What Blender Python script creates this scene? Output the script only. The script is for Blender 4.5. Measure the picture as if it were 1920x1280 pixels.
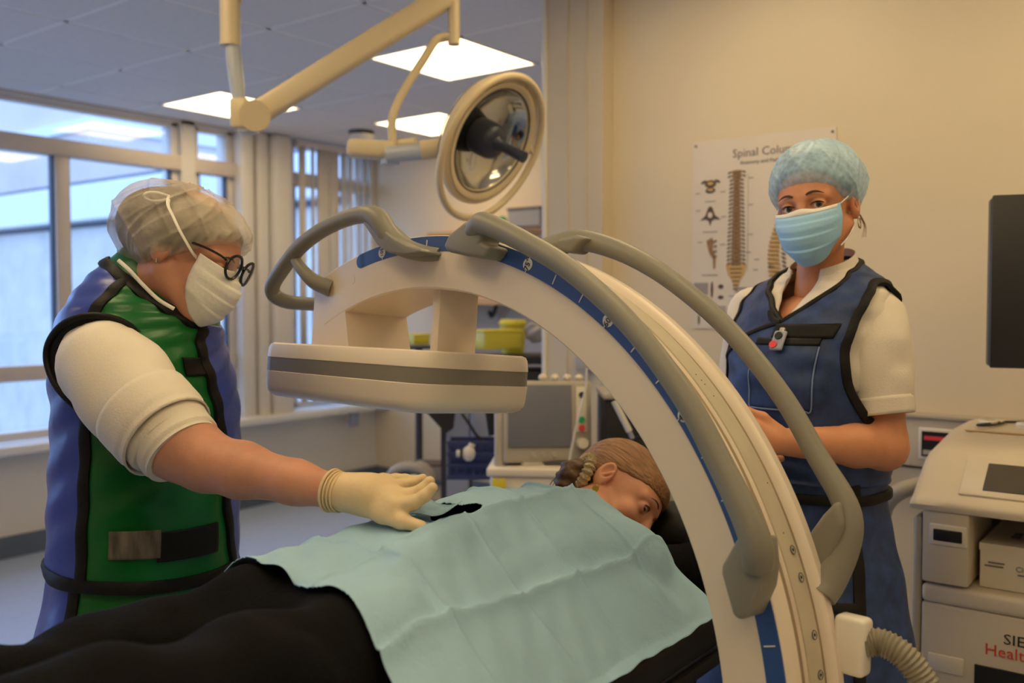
import bpy, bmesh, math, random
import numpy as np
from mathutils import Vector, Matrix
random.seed(7); rng = np.random.default_rng(7)
scene = bpy.context.scene
for o in list(bpy.data.objects): bpy.data.objects.remove(o)

# ------------------------------------------------------------------ camera
F_PX = 1761.0; CAM_H = 1.42; AZ = math.radians(37.2); PITCH = math.atan(73 / F_PX)
FWH = np.array([math.cos(AZ), math.sin(AZ), 0.0])            # horizontal view direction
RGT = np.array([math.sin(AZ), -math.cos(AZ), 0.0])
FWD = np.array([FWH[0]*math.cos(PITCH), FWH[1]*math.cos(PITCH), -math.sin(PITCH)])
UPV = np.cross(RGT, FWD); ZUP = np.array([0, 0, 1.0]); C0 = np.array([0, 0, CAM_H])
cam_data = bpy.data.cameras.new('camera'); cam = bpy.data.objects.new('camera', cam_data)
scene.collection.objects.link(cam); scene.camera = cam
cam_data.sensor_width = 36.0; cam_data.lens = 36.0 * F_PX / 1920.0
cam_data.clip_start = 0.02; cam_data.clip_end = 200
M3 = np.stack([RGT, UPV, -FWD], 1)
cam.matrix_world = Matrix([list(M3[i]) + [C0[i]] for i in range(3)] + [[0, 0, 0, 1]])
cam_data.dof.use_dof = True; cam_data.dof.focus_distance = 1.62; cam_data.dof.aperture_fstop = 3.2

# ------------------------------------------------------------------ world and exposure
world = bpy.data.worlds.new('sky'); scene.world = world; world.use_nodes = True
wn = world.node_tree.nodes; wl = world.node_tree.links
bg = wn['Background']
tc = wn.new('ShaderNodeTexCoord'); nz = wn.new('ShaderNodeTexNoise'); nz.inputs['Scale'].default_value = 2.2
nz.inputs['Detail'].default_value = 4
cr = wn.new('ShaderNodeValToRGB')
cr.color_ramp.elements[0].color = (0.20, 0.37, 0.74, 1); cr.color_ramp.elements[0].position = 0.35
cr.color_ramp.elements[1].color = (0.42, 0.57, 0.86, 1); cr.color_ramp.elements[1].position = 0.7
wl.new(tc.outputs['Generated'], nz.inputs['Vector']); wl.new(nz.outputs['Fac'], cr.inputs['Fac'])
wl.new(cr.outputs['Color'], bg.inputs['Color']); bg.inputs['Strength'].default_value = 4.0
vs = scene.view_settings
vs.view_transform = 'Standard'; vs.look = 'None'; vs.exposure = 0.45; vs.gamma = 1.0; vs.use_curve_mapping = False
PANEL_COL = (1.0, 0.76, 0.40); PANEL_STR = 4.8              # ceiling light panels (the room's lamps)

# ------------------------------------------------------------------ helpers
def P(px, py, D):
    """point seen at a pixel of the 1920x1280 photograph, D metres along the optical axis"""
    return C0 + D * (FWD + (px - 960) / F_PX * RGT + (640 - py) / F_PX * UPV)
def PX(px, py, X):
    d = FWD + (px - 960) / F_PX * RGT + (640 - py) / F_PX * UPV
    return C0 + d * (X / d[0])
def PY(px, py, Y):
    d = FWD + (px - 960) / F_PX * RGT + (640 - py) / F_PX * UPV
    return C0 + d * (Y / d[1])
def VC(r, u, t):                                             # photo-aligned direction: right, up, towards the viewer
    v = r * RGT + u * ZUP - t * FWH
    return v / np.linalg.norm(v)
def VP_(px, r, u, t):                                        # same, for something seen at column px (towards = towards the camera itself)
    a = math.atan((px-960)/F_PX); R_ = RGT*math.cos(a) - FWH*math.sin(a); F_ = FWH*math.cos(a) + RGT*math.sin(a); v = r*R_ + u*ZUP - t*F_
    return v / np.linalg.norm(v)
def frame_from(fw, up):                                      # columns right, forward, up
    fw = fw / np.linalg.norm(fw); r = np.cross(fw, up); r /= np.linalg.norm(r)
    return np.stack([r, fw, np.cross(r, fw)], 1)
def nrm(v): return v / (np.linalg.norm(v) + 1e-12)

col = scene.collection; OFF = {}
def tag(o, label=None, cat=None, group=None, kind=None):
    if label: o['label'] = label
    if cat: o['category'] = cat
    if group: o['group'] = group
    if kind: o['kind'] = kind
    return o
def thing(name, loc, label, cat, group=None):
    o = bpy.data.objects.new(name, None); col.objects.link(o)
    o.location = [float(c) for c in loc]; o.empty_display_size = 0.05; OFF[o] = np.array(loc, float)
    return tag(o, label, cat, group)
def obj(name, geo, mat, parent=None, smooth=True, angle=40, solid=0, label=None, kind=None):
    v, f = geo; v = np.asarray(v, float)
    off = OFF[parent] if parent is not None else v.mean(0)*0 + np.array([*(v.min(0)[:2]+v.max(0)[:2])/2, v[:, 2].min()])
    me = bpy.data.meshes.new(name); me.from_pydata((v - off).tolist(), [], [list(map(int, q)) for q in f])
    if smooth:
        me.polygons.foreach_set('use_smooth', [True]*len(me.polygons))
        if angle < 180: me.set_sharp_from_angle(angle=math.radians(angle))
    me.materials.append(mat)
    o = bpy.data.objects.new(name, me); col.objects.link(o)
    if parent is not None: o.parent = parent
    else: o.location = off.tolist()
    OFF[o] = off
    if solid:
        m = o.modifiers.new('thick', 'SOLIDIFY'); m.thickness = solid; m.offset = -1
    if label: o['label'] = label
    if kind: o['kind'] = kind
    return o
def single(name, geo, mat, label, cat, group=None, **k):
    return tag(obj(name, geo, mat, **k), label, cat, group)
def struct(name, geo, mat, parent=None, **k):
    o = obj(name, geo, mat, parent, **k)
    if parent is None: o['kind'] = 'structure'
    return o
def join(*gs):
    V = []; Fc = []; n = 0
    for g in gs:
        v, f = g; V.append(np.asarray(v, float)); Fc += [[i + n for i in q] for q in f]; n += len(v)
    return np.concatenate(V), Fc
I3 = np.eye(3)
def box(c, s, R=I3):
    c = np.asarray(c, float); h = np.asarray(s, float) / 2
    q = np.array([[x, y, z] for x in (-1, 1) for y in (-1, 1) for z in (-1, 1)]) * h
    return q @ np.asarray(R).T + c, [[0,1,3,2],[4,6,7,5],[0,4,5,1],[2,3,7,6],[0,2,6,4],[1,5,7,3]]
def box2(lo, hi): lo = np.asarray(lo, float); hi = np.asarray(hi, float); return box((lo+hi)/2, hi-lo)
def rbox(c, s, r, seg=3, R=I3):
    bm = bmesh.new(); bmesh.ops.create_cube(bm, size=1)
    for v in bm.verts: v.co = Vector([v.co[i]*s[i] for i in range(3)])
    bmesh.ops.bevel(bm, geom=list(bm.edges), offset=min(r, min(s)*.49), segments=seg, profile=.5, affect='EDGES')
    bm.verts.index_update()
    v = np.array([list(q.co) for q in bm.verts]); f = [[q.index for q in p.verts] for p in bm.faces]; bm.free()
    return v @ np.asarray(R).T + np.asarray(c, float), f
def catmull(ctrl, n):
    c = np.asarray(ctrl, float); c = np.concatenate([2*c[:1]-c[1:2], c, 2*c[-1:]-c[-2:-1]])
    m = len(c) - 3; out = []
    for t in np.linspace(0, m, n):
        i = min(int(t), m-1); s = t - i; a, b, d, e = c[i:i+4]
        out.append(.5*((2*b) + (d-a)*s + (2*a-5*b+4*d-e)*s*s + (3*b-a-3*d+e)*s**3))
    return np.array(out)
def tangents(p):
    t = np.gradient(p, axis=0); return t / (np.linalg.norm(t, axis=1)[:, None] + 1e-12)
def tube(pts, rad, n=12, cap=True, up=None, flat=1.0, disp=None):
    """sweep; flat scales the section along the second frame axis"""
    p = np.asarray(pts, float); m = len(p); rad = np.broadcast_to(np.asarray(rad, float), (m,)); t = tangents(p)
    u = np.array(up if up is not None else ([0, 0, 1.] if abs(t[0][2]) < .9 else [1., 0, 0]), float)
    u = nrm(u - t[0]*(u@t[0])); V = []
    a = np.linspace(0, 2*np.pi, n, endpoint=False)
    for i in range(m):
        u = nrm(u - t[i]*(u@t[i])); w = np.cross(t[i], u)
        r = rad[i] * (1 if disp is None else disp(i/(m-1), a))
        V.append(p[i] + np.outer(np.cos(a)*r, u) + np.outer(np.sin(a)*r*flat, w))
    V = np.concatenate(V); Fc = []
    for i in range(m-1):
        for j in range(n):
            k = (j+1) % n; Fc.append([i*n+j, i*n+k, (i+1)*n+k, (i+1)*n+j])
    if cap: Fc.append(list(range(n))[::-1]); Fc.append([(m-1)*n+j for j in range(n)])
    return V, Fc
def cyl(a, b, r, n=20, r2=None): return tube([a, b], [r, r if r2 is None else r2], n)
def lathe(prof, c, R=I3, n=40, a0=0, a1=2*np.pi):
    """profile (radius, height) turned about the third column of R"""
    prof = np.asarray(prof, float); full = abs(a1-a0-2*np.pi) < 1e-6
    a = np.linspace(a0, a1, n, endpoint=not full); m = len(prof); V = []
    for r, z in prof: V.append(np.stack([np.cos(a)*r, np.sin(a)*r, np.full(len(a), z)], 1))
    V = np.concatenate(V) @ np.asarray(R).T + np.asarray(c, float); k = len(a); Fc = []
    for i in range(m-1):
        for j in range(k if full else k-1):
            q = (j+1) % k; Fc.append([i*k+j, i*k+q, (i+1)*k+q, (i+1)*k+j])
    return V, Fc
def prism(poly, h, R, c):
    """polygon in the plane of R[:,0],R[:,1] extruded h along R[:,2]"""
    p = np.asarray(poly, float); n = len(p); z = np.concatenate([np.zeros(n), np.full(n, h)])
    V = np.concatenate([np.concatenate([p, p]), z[:, None]], 1) @ np.asarray(R).T + np.asarray(c, float)
    ar = np.sum(p[:, 0]*np.roll(p[:, 1], -1) - p[:, 1]*np.roll(p[:, 0], -1))
    idx = list(range(n)) if ar > 0 else list(range(n))[::-1]
    top = [i+n for i in idx]; Fc = [idx[::-1], top]
    for i in range(n): a, b = idx[i], idx[(i+1) % n]; Fc.append([a, b, b+n, a+n])
    return V, Fc
def grid(V):                                                  # V (nu, nv, 3)
    nu, nv = V.shape[:2]
    return V.reshape(-1, 3), [[i*nv+j, (i+1)*nv+j, (i+1)*nv+j+1, i*nv+j+1] for i in range(nu-1) for j in range(nv-1)]
def bevelled(g, off, seg=2):
    bm = bmesh.new(); vs_ = [bm.verts.new(list(map(float, q))) for q in g[0]]
    for q in g[1]: bm.faces.new([vs_[i] for i in q])
    bm.normal_update(); ed = [e for e in bm.edges if e.is_manifold and e.calc_face_angle(0) > .5]
    bmesh.ops.bevel(bm, geom=ed, offset=off, segments=seg, profile=.5, affect='EDGES', clamp_overlap=True); bm.verts.index_update()
    out = np.array([list(q.co) for q in bm.verts]), [[q.index for q in p.verts] for p in bm.faces]; bm.free(); return out
def disc(c, nvec, r, h, n=20):
    nvec = nrm(np.asarray(nvec, float)); return cyl(np.asarray(c)-nvec*h/2, np.asarray(c)+nvec*h/2, r, n)
def ellip(c, r, R=I3, n=16, m=10):
    prof = [(math.sin(t), -math.cos(t)) for t in np.linspace(1e-3, math.pi-1e-3, m)]
    v, f = lathe(prof, (0, 0, 0), n=n); return (v*np.asarray(r)) @ np.asarray(R).T + np.asarray(c, float), f
def strip(pts, nor, width, thick=.004, closed=False):
    """flat band following pts, lying on a surface with normals nor"""
    p = np.asarray(pts, float); nor = np.asarray(nor, float)
    t = np.gradient(p, axis=0)
    if closed: t = np.roll(p, -1, 0) - np.roll(p, 1, 0)
    w = np.broadcast_to(np.asarray(width, float), (len(p),)); V = []
    for i in range(len(p)):
        s = nrm(np.cross(nor[i], t[i])); nn = nrm(nor[i])
        for a, b in ((-.5, -thick), (-.5, thick*.6), (-.3, thick), (.3, thick), (.5, thick*.6), (.5, -thick)): V.append(p[i] + s*a*w[i] + nn*b)
    k = 6; m = len(p); Fc = []
    for i in range(m if closed else m-1):
        q = (i+1) % m
        for j in range(k): l = (j+1) % k; Fc.append([i*k+j, q*k+j, q*k+l, i*k+l])
    if not closed: Fc.append(list(range(k))); Fc.append([(m-1)*k+j for j in range(k)][::-1])
    return np.array(V), Fc
def text_geo(s, size, R, c, align='CENTER', depth=.0006, font_scale=1.0):
    cu = bpy.data.curves.new('lettering', 'FONT'); cu.body = s; cu.size = size; cu.align_x = align; cu.align_y = 'CENTER'
    cu.extrude = depth/2; cu.resolution_u = 2
    o = bpy.data.objects.new('lettering', cu); col.objects.link(o)
    me = o.to_mesh(); v = np.array([list(q.co) for q in me.vertices]); f = [list(p.vertices) for p in me.polygons]
    o.to_mesh_clear(); bpy.data.objects.remove(o); bpy.data.curves.remove(cu)
    v[:, 0] *= font_scale
    return v @ np.asarray(R).T + np.asarray(c, float), f

# ---- implicit surfaces
def rc(p, a, b, ra, rb):
    a = np.asarray(a, float); b = np.asarray(b, float); ba = b-a; x, y, z = p[0]-a[0], p[1]-a[1], p[2]-a[2]
    h = np.clip((x*ba[0]+y*ba[1]+z*ba[2])/(ba@ba), 0, 1)
    return np.sqrt((x-h*ba[0])**2+(y-h*ba[1])**2+(z-h*ba[2])**2) - (ra+(rb-ra)*h)
def el(p, c, r, R=None):
    x, y, z = p[0]-c[0], p[1]-c[1], p[2]-c[2]
    if R is not None: x, y, z = [R[0][i]*x+R[1][i]*y+R[2][i]*z for i in range(3)]
    k0 = np.sqrt((x/r[0])**2+(y/r[1])**2+(z/r[2])**2); k1 = np.sqrt((x/r[0]**2)**2+(y/r[1]**2)**2+(z/r[2]**2)**2)
    return k0*(k0-1)/(k1+1e-9)
def smin(a, b, k):
    h = np.clip(.5+.5*(b-a)/k, 0, 1); return b+(a-b)*h-k*h*(1-h)
def smax(a, b, k): return -smin(-a, -b, k)
def chain(p, pts, rad, k=.01, d=None):
    for i in range(len(pts)-1):
        e = rc(p, pts[i], pts[i+1], rad[i], rad[i+1]); d = e if d is None else smin(d, e, k)
    return d
def nets(fn, lo, hi, h, local=None):
    lo = np.asarray(lo, float); n = np.ceil((np.asarray(hi)-lo)/h).astype(int)+1
    ax = [(lo[i]+h*np.arange(n[i])).astype(np.float32) for i in range(3)]
    f = fn((ax[0][:, None, None], ax[1][None, :, None], ax[2][None, None, :])); f = np.broadcast_to(f, n).astype(np.float32)
    s = f < 0; cells = n-1
    acc = np.zeros((*cells, 3), np.float32); cnt = np.zeros(cells, np.float32)
    sl = lambda o, m: slice(o, o+m)
    for ax_ in range(3):
        b, c = [i for i in range(3) if i != ax_]
        for ob in (0, 1):
            for oc in (0, 1):
                s0 = [None]*3; s1 = [None]*3
                s0[ax_] = sl(0, cells[ax_]); s1[ax_] = sl(1, cells[ax_])
                s0[b] = s1[b] = sl(ob, cells[b]); s0[c] = s1[c] = sl(oc, cells[c])
                f0 = f[tuple(s0)]; f1 = f[tuple(s1)]; m = (s[tuple(s0)] != s[tuple(s1)])
                i = np.nonzero(m); t = f0[i]/(f0[i]-f1[i])
                cnt[i] += 1; acc[i+(np.full(len(t), ax_),)] += t
                if ob: acc[i+(np.full(len(t), b),)] += 1
                if oc: acc[i+(np.full(len(t), c),)] += 1
    idx = np.nonzero(cnt); vid = np.full(cells, -1, np.int64); vid[idx] = np.arange(len(idx[0]))
    V = lo + h*(np.stack(idx, 1) + acc[idx]/cnt[idx][:, None]); Fc = []
    for ax_ in range(3):
        b, c = (ax_+1) % 3, (ax_+2) % 3
        s0 = [slice(None)]*3; s1 = [slice(None)]*3; s0[ax_] = slice(0, -1); s1[ax_] = slice(1, None)
        A = s[tuple(s0)]; B = s[tuple(s1)]; i = np.stack(np.nonzero(A != B), 1)
        ok = (i[:, b] > 0) & (i[:, c] > 0) & (i[:, b] < n[b]-1) & (i[:, c] < n[c]-1); i = i[ok]
        eb = np.zeros(3, int); eb[b] = 1; ec = np.zeros(3, int); ec[c] = 1
        q = np.stack([vid[tuple((i-eb-ec).T)], vid[tuple((i-ec).T)], vid[tuple(i.T)], vid[tuple((i-eb).T)]], 1)
        fl = ~A[tuple(i.T)]; q[fl] = q[fl][:, ::-1]; Fc.append(q)
    return V, np.concatenate(Fc).tolist()
def xform(g, O, R): return np.asarray(g[0]) @ np.asarray(R).T + np.asarray(O), g[1]

# ---- materials
def lin(c):
    c = np.asarray(c, float)/255; return tuple(np.where(c <= .04045, c/12.92, ((c+.055)/1.055)**2.4))
def mat(name, rgb, rough=.5, metal=0., spec=.5, var=0., vscale=8., bump=0., bscale=60., coat=0., sss=0., sheen=0., stretch=None, detail=4, alpha=1., trans=0., emit=None, estr=0.):
    m = bpy.data.materials.new(name); m.use_nodes = True; nt = m.node_tree; b = nt.nodes['Principled BSDF']
    c = lin(rgb)
    b.inputs['Base Color'].default_value = (*c, 1); b.inputs['Roughness'].default_value = rough
    b.inputs['Metallic'].default_value = metal; b.inputs['Specular IOR Level'].default_value = spec
    b.inputs['Coat Weight'].default_value = coat; b.inputs['Coat Roughness'].default_value = .12
    if sheen: b.inputs['Sheen Weight'].default_value = sheen
    if sss:
        b.inputs['Subsurface Weight'].default_value = sss; b.inputs['Subsurface Radius'].default_value = (1, .35, .2); b.inputs['Subsurface Scale'].default_value = .008
    if trans: b.inputs['Transmission Weight'].default_value = trans
    if emit: b.inputs['Emission Color'].default_value = (*lin(emit), 1); b.inputs['Emission Strength'].default_value = estr
    b.inputs['Alpha'].default_value = alpha
    co = nt.nodes.new('ShaderNodeTexCoord'); vec = co.outputs['Object']
    if stretch:
        mp = nt.nodes.new('ShaderNodeMapping'); mp.inputs['Scale'].default_value = stretch; nt.links.new(vec, mp.inputs['Vector']); vec = mp.outputs['Vector']
    if var:
        n = nt.nodes.new('ShaderNodeTexNoise'); n.inputs['Scale'].default_value = vscale; n.inputs['Detail'].default_value = detail
        r = nt.nodes.new('ShaderNodeValToRGB'); r.color_ramp.elements[0].position = .3; r.color_ramp.elements[1].position = .7
        r.color_ramp.elements[0].color = (*[x*(1-var) for x in c], 1); r.color_ramp.elements[1].color = (*[min(1, x*(1+var)) for x in c], 1)
        nt.links.new(vec, n.inputs['Vector']); nt.links.new(n.outputs['Fac'], r.inputs['Fac']); nt.links.new(r.outputs['Color'], b.inputs['Base Color'])
    if bump:
        n = nt.nodes.new('ShaderNodeTexNoise'); n.inputs['Scale'].default_value = bscale; n.inputs['Detail'].default_value = 3
        bp = nt.nodes.new('ShaderNodeBump'); bp.inputs['Strength'].default_value = bump; bp.inputs['Distance'].default_value = .01
        nt.links.new(vec, n.inputs['Vector']); nt.links.new(n.outputs['Fac'], bp.inputs['Height']); nt.links.new(bp.outputs['Normal'], b.inputs['Normal'])
    return m
def sheer(name, rgb, opacity=.6, rough=.6, bump=.3, bscale=40., var=.1, cells=0):
    """thin non-woven fabric that lets some of what is under it show through"""
    m = mat(name, rgb, rough, spec=.3, bump=bump, bscale=bscale, var=var, vscale=25); nt = m.node_tree; b = nt.nodes['Principled BSDF']
    tr = nt.nodes.new('ShaderNodeBsdfTransparent'); mx = nt.nodes.new('ShaderNodeMixShader'); out = nt.nodes['Material Output']
    n = nt.nodes.new('ShaderNodeTexNoise'); n.inputs['Scale'].default_value = 9; n.inputs['Detail'].default_value = 6
    co = nt.nodes.new('ShaderNodeTexCoord'); mr = nt.nodes.new('ShaderNodeMapRange')
    mr.inputs['From Min'].default_value = .3; mr.inputs['From Max'].default_value = .7; mr.inputs['To Min'].default_value = max(0, opacity-.18); mr.inputs['To Max'].default_value = min(1, opacity+.18)
    src = n.outputs['Fac']; nt.links.new(co.outputs['Object'], n.inputs['Vector'])
    if cells:
        vo = nt.nodes.new('ShaderNodeTexVoronoi'); vo.inputs['Scale'].default_value = cells; nt.links.new(co.outputs['Object'], vo.inputs['Vector'])
        mm = nt.nodes.new('ShaderNodeMath'); mm.operation = 'MULTIPLY_ADD'; mm.inputs[1].default_value = .35; nt.links.new(vo.outputs['Distance'], mm.inputs[0])
        m2 = nt.nodes.new('ShaderNodeMath'); m2.operation = 'MULTIPLY'; m2.inputs[1].default_value = .75; nt.links.new(src, m2.inputs[0]); nt.links.new(m2.outputs[0], mm.inputs[2]); src = mm.outputs[0]
    nt.links.new(src, mr.inputs['Value']); nt.links.new(mr.outputs['Result'], mx.inputs['Fac'])
    nt.links.new(tr.outputs[0], mx.inputs[1]); nt.links.new(b.outputs[0], mx.inputs[2]); nt.links.new(mx.outputs[0], out.inputs['Surface'])
    return m
def pane_mat(name, tint=(.95, .97, 1.0), refl=.06):
    m = bpy.data.materials.new(name); m.use_nodes = True; nt = m.node_tree; nt.nodes.clear()
    out = nt.nodes.new('ShaderNodeOutputMaterial'); tr = nt.nodes.new('ShaderNodeBsdfTransparent'); gl = nt.nodes.new('ShaderNodeBsdfGlossy')
    gl.inputs['Roughness'].default_value = .02; tr.inputs['Color'].default_value = (*tint, 1)
    lw = nt.nodes.new('ShaderNodeLayerWeight'); pw = nt.nodes.new('ShaderNodeMath'); pw.operation = 'POWER'; pw.inputs[1].default_value = 4
    ad = nt.nodes.new('ShaderNodeMath'); ad.operation = 'MULTIPLY_ADD'; ad.inputs[1].default_value = .5; ad.inputs[2].default_value = refl
    nt.links.new(lw.outputs['Facing'], pw.inputs[0]); nt.links.new(pw.outputs[0], ad.inputs[0])
    mx = nt.nodes.new('ShaderNodeMixShader'); nt.links.new(ad.outputs[0], mx.inputs['Fac'])
    nt.links.new(tr.outputs[0], mx.inputs[1]); nt.links.new(gl.outputs[0], mx.inputs[2]); nt.links.new(mx.outputs[0], out.inputs['Surface'])
    return m

M = {}
M['wall'] = mat('wall_paint', (226, 212, 188), .38, spec=.45, var=.03, vscale=2, bump=.02, bscale=90)
M['wall_back'] = mat('wall_paint_far', (228, 212, 184), .55, var=.03, vscale=2)
M['pier'] = mat('pier_gloss_paint', (214, 200, 174), .22, spec=.55, var=.03, vscale=3, bump=.05, bscale=6)
M['window_wall'] = mat('window_wall_paint', (226, 220, 212), .5, var=.03, vscale=2)
M['frame'] = mat('window_frame', (222, 214, 208), .4, var=.03)
M['rail'] = mat('window_frame_rail', (212, 200, 190), .45, var=.04)
M['seal'] = mat('window_gasket', (48, 58, 78), .5)
M['glass'] = pane_mat('window_glass')
M['sill'] = mat('sill_laminate', (232, 230, 226), .3, var=.02)
M['skirting'] = mat('blue_grey_skirting', (92, 104, 122), .5, var=.06)
M['floor'] = mat('pale_blue_vinyl', (178, 192, 218), .3, spec=.5, var=.06, vscale=30)
M['tile'] = mat('ceiling_tile', (230, 230, 234), .85, var=.03, vscale=40, bump=.08, bscale=200)
M['grid'] = mat('ceiling_grid_bar', (246, 246, 246), .5)
M['blind'] = mat('blind_fabric', (214, 206, 196), .8, var=.04, vscale=6)
M['ext_wall'] = mat('outside_render', (196, 192, 186), .9, var=.10, vscale=3, bump=.2, bscale=20)
M['ext_white'] = mat('outside_fascia', (214, 216, 218), .6, var=.03)
M['ext_roof'] = mat('outside_roof_felt', (46, 54, 68), .8, var=.08, vscale=.7)
M['ext_tall'] = mat('outside_tall_wall', (204, 190, 180), .85, var=.06, vscale=.6)
M['ground'] = mat('outside_ground', (120, 124, 120), .9, var=.2, vscale=1)
M['white_plastic'] = mat('cream_white_plastic', (230, 216, 200), .32, spec=.5, var=.015, vscale=3)
M['white_gloss'] = mat('white_gloss_plastic', (232, 226, 216), .2, spec=.5)
M['track'] = mat('track_aluminium', (196, 186, 166), .42, metal=.15, var=.06, vscale=20, stretch=(1, 1, .2))
M['track_dark'] = mat('track_worn_strip', (150, 132, 108), .4, metal=.2, var=.12, vscale=12)
M['grey_grip'] = mat('grey_soft_plastic', (132, 128, 118), .42, spec=.4, var=.02)
M['band'] = mat('grey_band', (132, 126, 116), .4)
M['blue_scale'] = mat('blue_scale_tape', (52, 84, 150), .35)
M['mark'] = mat('white_print', (226, 224, 220), .5)
M['black'] = mat('black_print', (18, 18, 20), .5)
M['steel'] = mat('screw_steel', (178, 172, 160), .35, metal=.35)
M['black_fabric'] = mat('black_binding', (20, 18, 18), .6, spec=.25, var=.2, vscale=60, bump=.1, bscale=200)
M['black_trouser'] = mat('black_cotton', (12, 12, 14), .9, spec=.12, var=.4, vscale=14, bump=.3, bscale=240)
M['pad'] = mat('black_vinyl_pad', (14, 13, 13), .5, spec=.3)
M['table_frame'] = mat('navy_table_frame', (28, 36, 62), .4)
def drape_mat():
    m = mat('surgical_drape', (160, 196, 220), .8, spec=.15, var=.05, vscale=7, bump=.35, bscale=38); return m
M['drape'] = drape_mat()
M['film'] = mat('clear_drape_film', (150, 186, 208), .15, spec=.6, bump=.4, bscale=30)
M['skin_a'] = mat('skin_ruddy', (204, 146, 120), .48, spec=.35, var=.08, vscale=30, bump=.05, bscale=300, sss=.12)
M['skin_b'] = mat('skin_warm', (206, 142, 106), .45, spec=.35, var=.06, vscale=25, bump=.04, bscale=300, sss=.12)
M['skin_c'] = mat('skin_flushed', (216, 158, 130), .45, spec=.35, var=.08, vscale=20, bump=.04, bscale=300, sss=.12)
M['shirt'] = mat('white_uniform', (226, 216, 202), .8, spec=.2, var=.03, vscale=12, bump=.12, bscale=260)
M['rib'] = mat('ribbed_cuff', (226, 216, 200), .85, bump=.1, bscale=300)
M['green'] = mat('green_vinyl', (12, 98, 40), .3, spec=.4, var=.10, vscale=14, bump=.35, bscale=12)
M['blue'] = mat('blue_vinyl', (58, 76, 168), .3, spec=.4, var=.10, vscale=14, bump=.35, bscale=12)
M['navy'] = mat('navy_mottled_vinyl', (42, 62, 108), .5, spec=.35, var=.4, vscale=30, bump=.25, bscale=18, detail=8)
M['stitch'] = mat('pale_stitching', (112, 132, 170), .7)
M['cap_white'] = sheer('white_bouffant', (216, 204, 186), .50, .5, 1., 26)
M['cap_blue'] = sheer('blue_bouffant', (184, 220, 250), .58, .4, .6, 30, cells=95)
M['mask_white'] = mat('white_mask', (242, 238, 230), .75, spec=.2, var=.02, bump=.1, bscale=120)
M['mask_blue'] = mat('pale_blue_mask', (166, 212, 246), .7, spec=.2, var=.03, bump=.1, bscale=120)
M['hair_dark'] = mat('dark_brown_hair', (70, 52, 40), .5, var=.4, vscale=40, stretch=(1, 5, 1), bump=.6, bscale=60)
def hair_mat(name, c1, c2, stretch):
    m = mat(name, c1, .42, spec=.5, var=.4, vscale=1, stretch=(1, 1, 1), bump=.6, bscale=1.3, detail=3)
    for n in m.node_tree.nodes:
        if n.type == 'MAPPING':
            n.vector_type = 'TEXTURE'; n.inputs['Rotation'].default_value = stretch[1]; n.inputs['Scale'].default_value = stretch[0]
    return m
M['hair_mid'] = mat('mid_brown_hair', (104, 78, 56), .5, var=.4, vscale=50, bump=.5, bscale=80)
M['scrunchie'] = mat('cream_scrunchie', (206, 188, 148), .95, var=.15, vscale=200, bump=.8, bscale=260)
M['gold'] = mat('gold_earring', (240, 200, 90), .25, metal=1.)
M['silver'] = mat('silver_earring', (200, 190, 170), .25, metal=1.)
M['latex'] = mat('cream_latex', (226, 200, 158), .5, spec=.4, var=.04, vscale=30, bump=.1, bscale=90, sss=.05)
M['spectacles'] = mat('dark_spectacle_frame', (22, 18, 18), .25)
M['lens'] = pane_mat('spectacle_lens', (.96, .96, .96), .12)
M['eye_white'] = mat('eye_white', (222, 212, 204), .2)
M['iris'] = mat('grey_green_iris', (70, 74, 64), .15)
M['pupil'] = mat('pupil', (8, 8, 8), .1)
M['brow'] = mat('eyebrow_hair', (70, 44, 30), .7)
M['lip'] = mat('lip', (176, 96, 84), .4)
M['lamp_body'] = mat('lamp_cream_paint', (214, 196, 160), .35, spec=.5)
M['lamp_grey'] = mat('lamp_pale_grey', (176, 182, 192), .3)
M['mirror'] = mat('lamp_reflector', (190, 190, 184), .12, metal=1., var=.15, vscale=8)
M['lamp_dark'] = mat('lamp_dark_blue_plastic', (44, 50, 68), .4)
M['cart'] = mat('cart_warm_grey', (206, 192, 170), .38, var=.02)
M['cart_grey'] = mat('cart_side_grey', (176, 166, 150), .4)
M['screen_off'] = mat('dark_screen', (84, 78, 68), .12, spec=.6)
M['dark_plastic'] = mat('dark_monitor_shell', (40, 38, 40), .45)
M['dark_side'] = mat('dark_monitor_edge', (62, 60, 66), .4)
M['void'] = mat('black_recess', (8, 8, 8), .6)
M['carton'] = mat('white_carton', (214, 204, 188), .6, var=.02)
M['red'] = mat('orange_red_print', (208, 56, 36), .5)
M['paper'] = mat('poster_paper', (226, 216, 206), .5, var=.02)
M['ink_brown'] = mat('poster_bone_ink', (150, 118, 84), .6, var=.3, vscale=120)
M['ink_dark'] = mat('poster_dark_ink', (96, 80, 72), .6, var=.2, vscale=150)
M['ink_grey'] = mat('poster_grey_ink', (158, 152, 154), .6)
M['ink_text'] = mat('poster_text_ink', (112, 108, 122), .6)
M['ink_tan'] = mat('poster_tan_ink', (206, 172, 116), .6)
M['equip'] = mat('equipment_grey', (176, 168, 156), .45)
M['equip_white'] = mat('equipment_white', (226, 216, 200), .4)
M['equip_screen'] = mat('equipment_screen', (116, 118, 130), .25, spec=.5)
M['blue_grey'] = mat('stand_blue_grey', (150, 156, 176), .4)
M['basket'] = mat('blue_wire_basket', (52, 62, 110), .5)
M['yellow'] = mat('yellow_bin_plastic', (226, 208, 60), .45)
M['green_led'] = mat('green_button', (40, 170, 110), .4)
M['red_led'] = mat('red_button', (222, 70, 80), .4)
M['wood'] = mat('pale_wood_shelf', (214, 170, 120), .5, var=.1, vscale=20, stretch=(1, .1, 1))
M['cable'] = mat('dark_cable', (34, 32, 36), .45)
M['cable_white'] = mat('white_cable', (214, 210, 202), .45)
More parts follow.
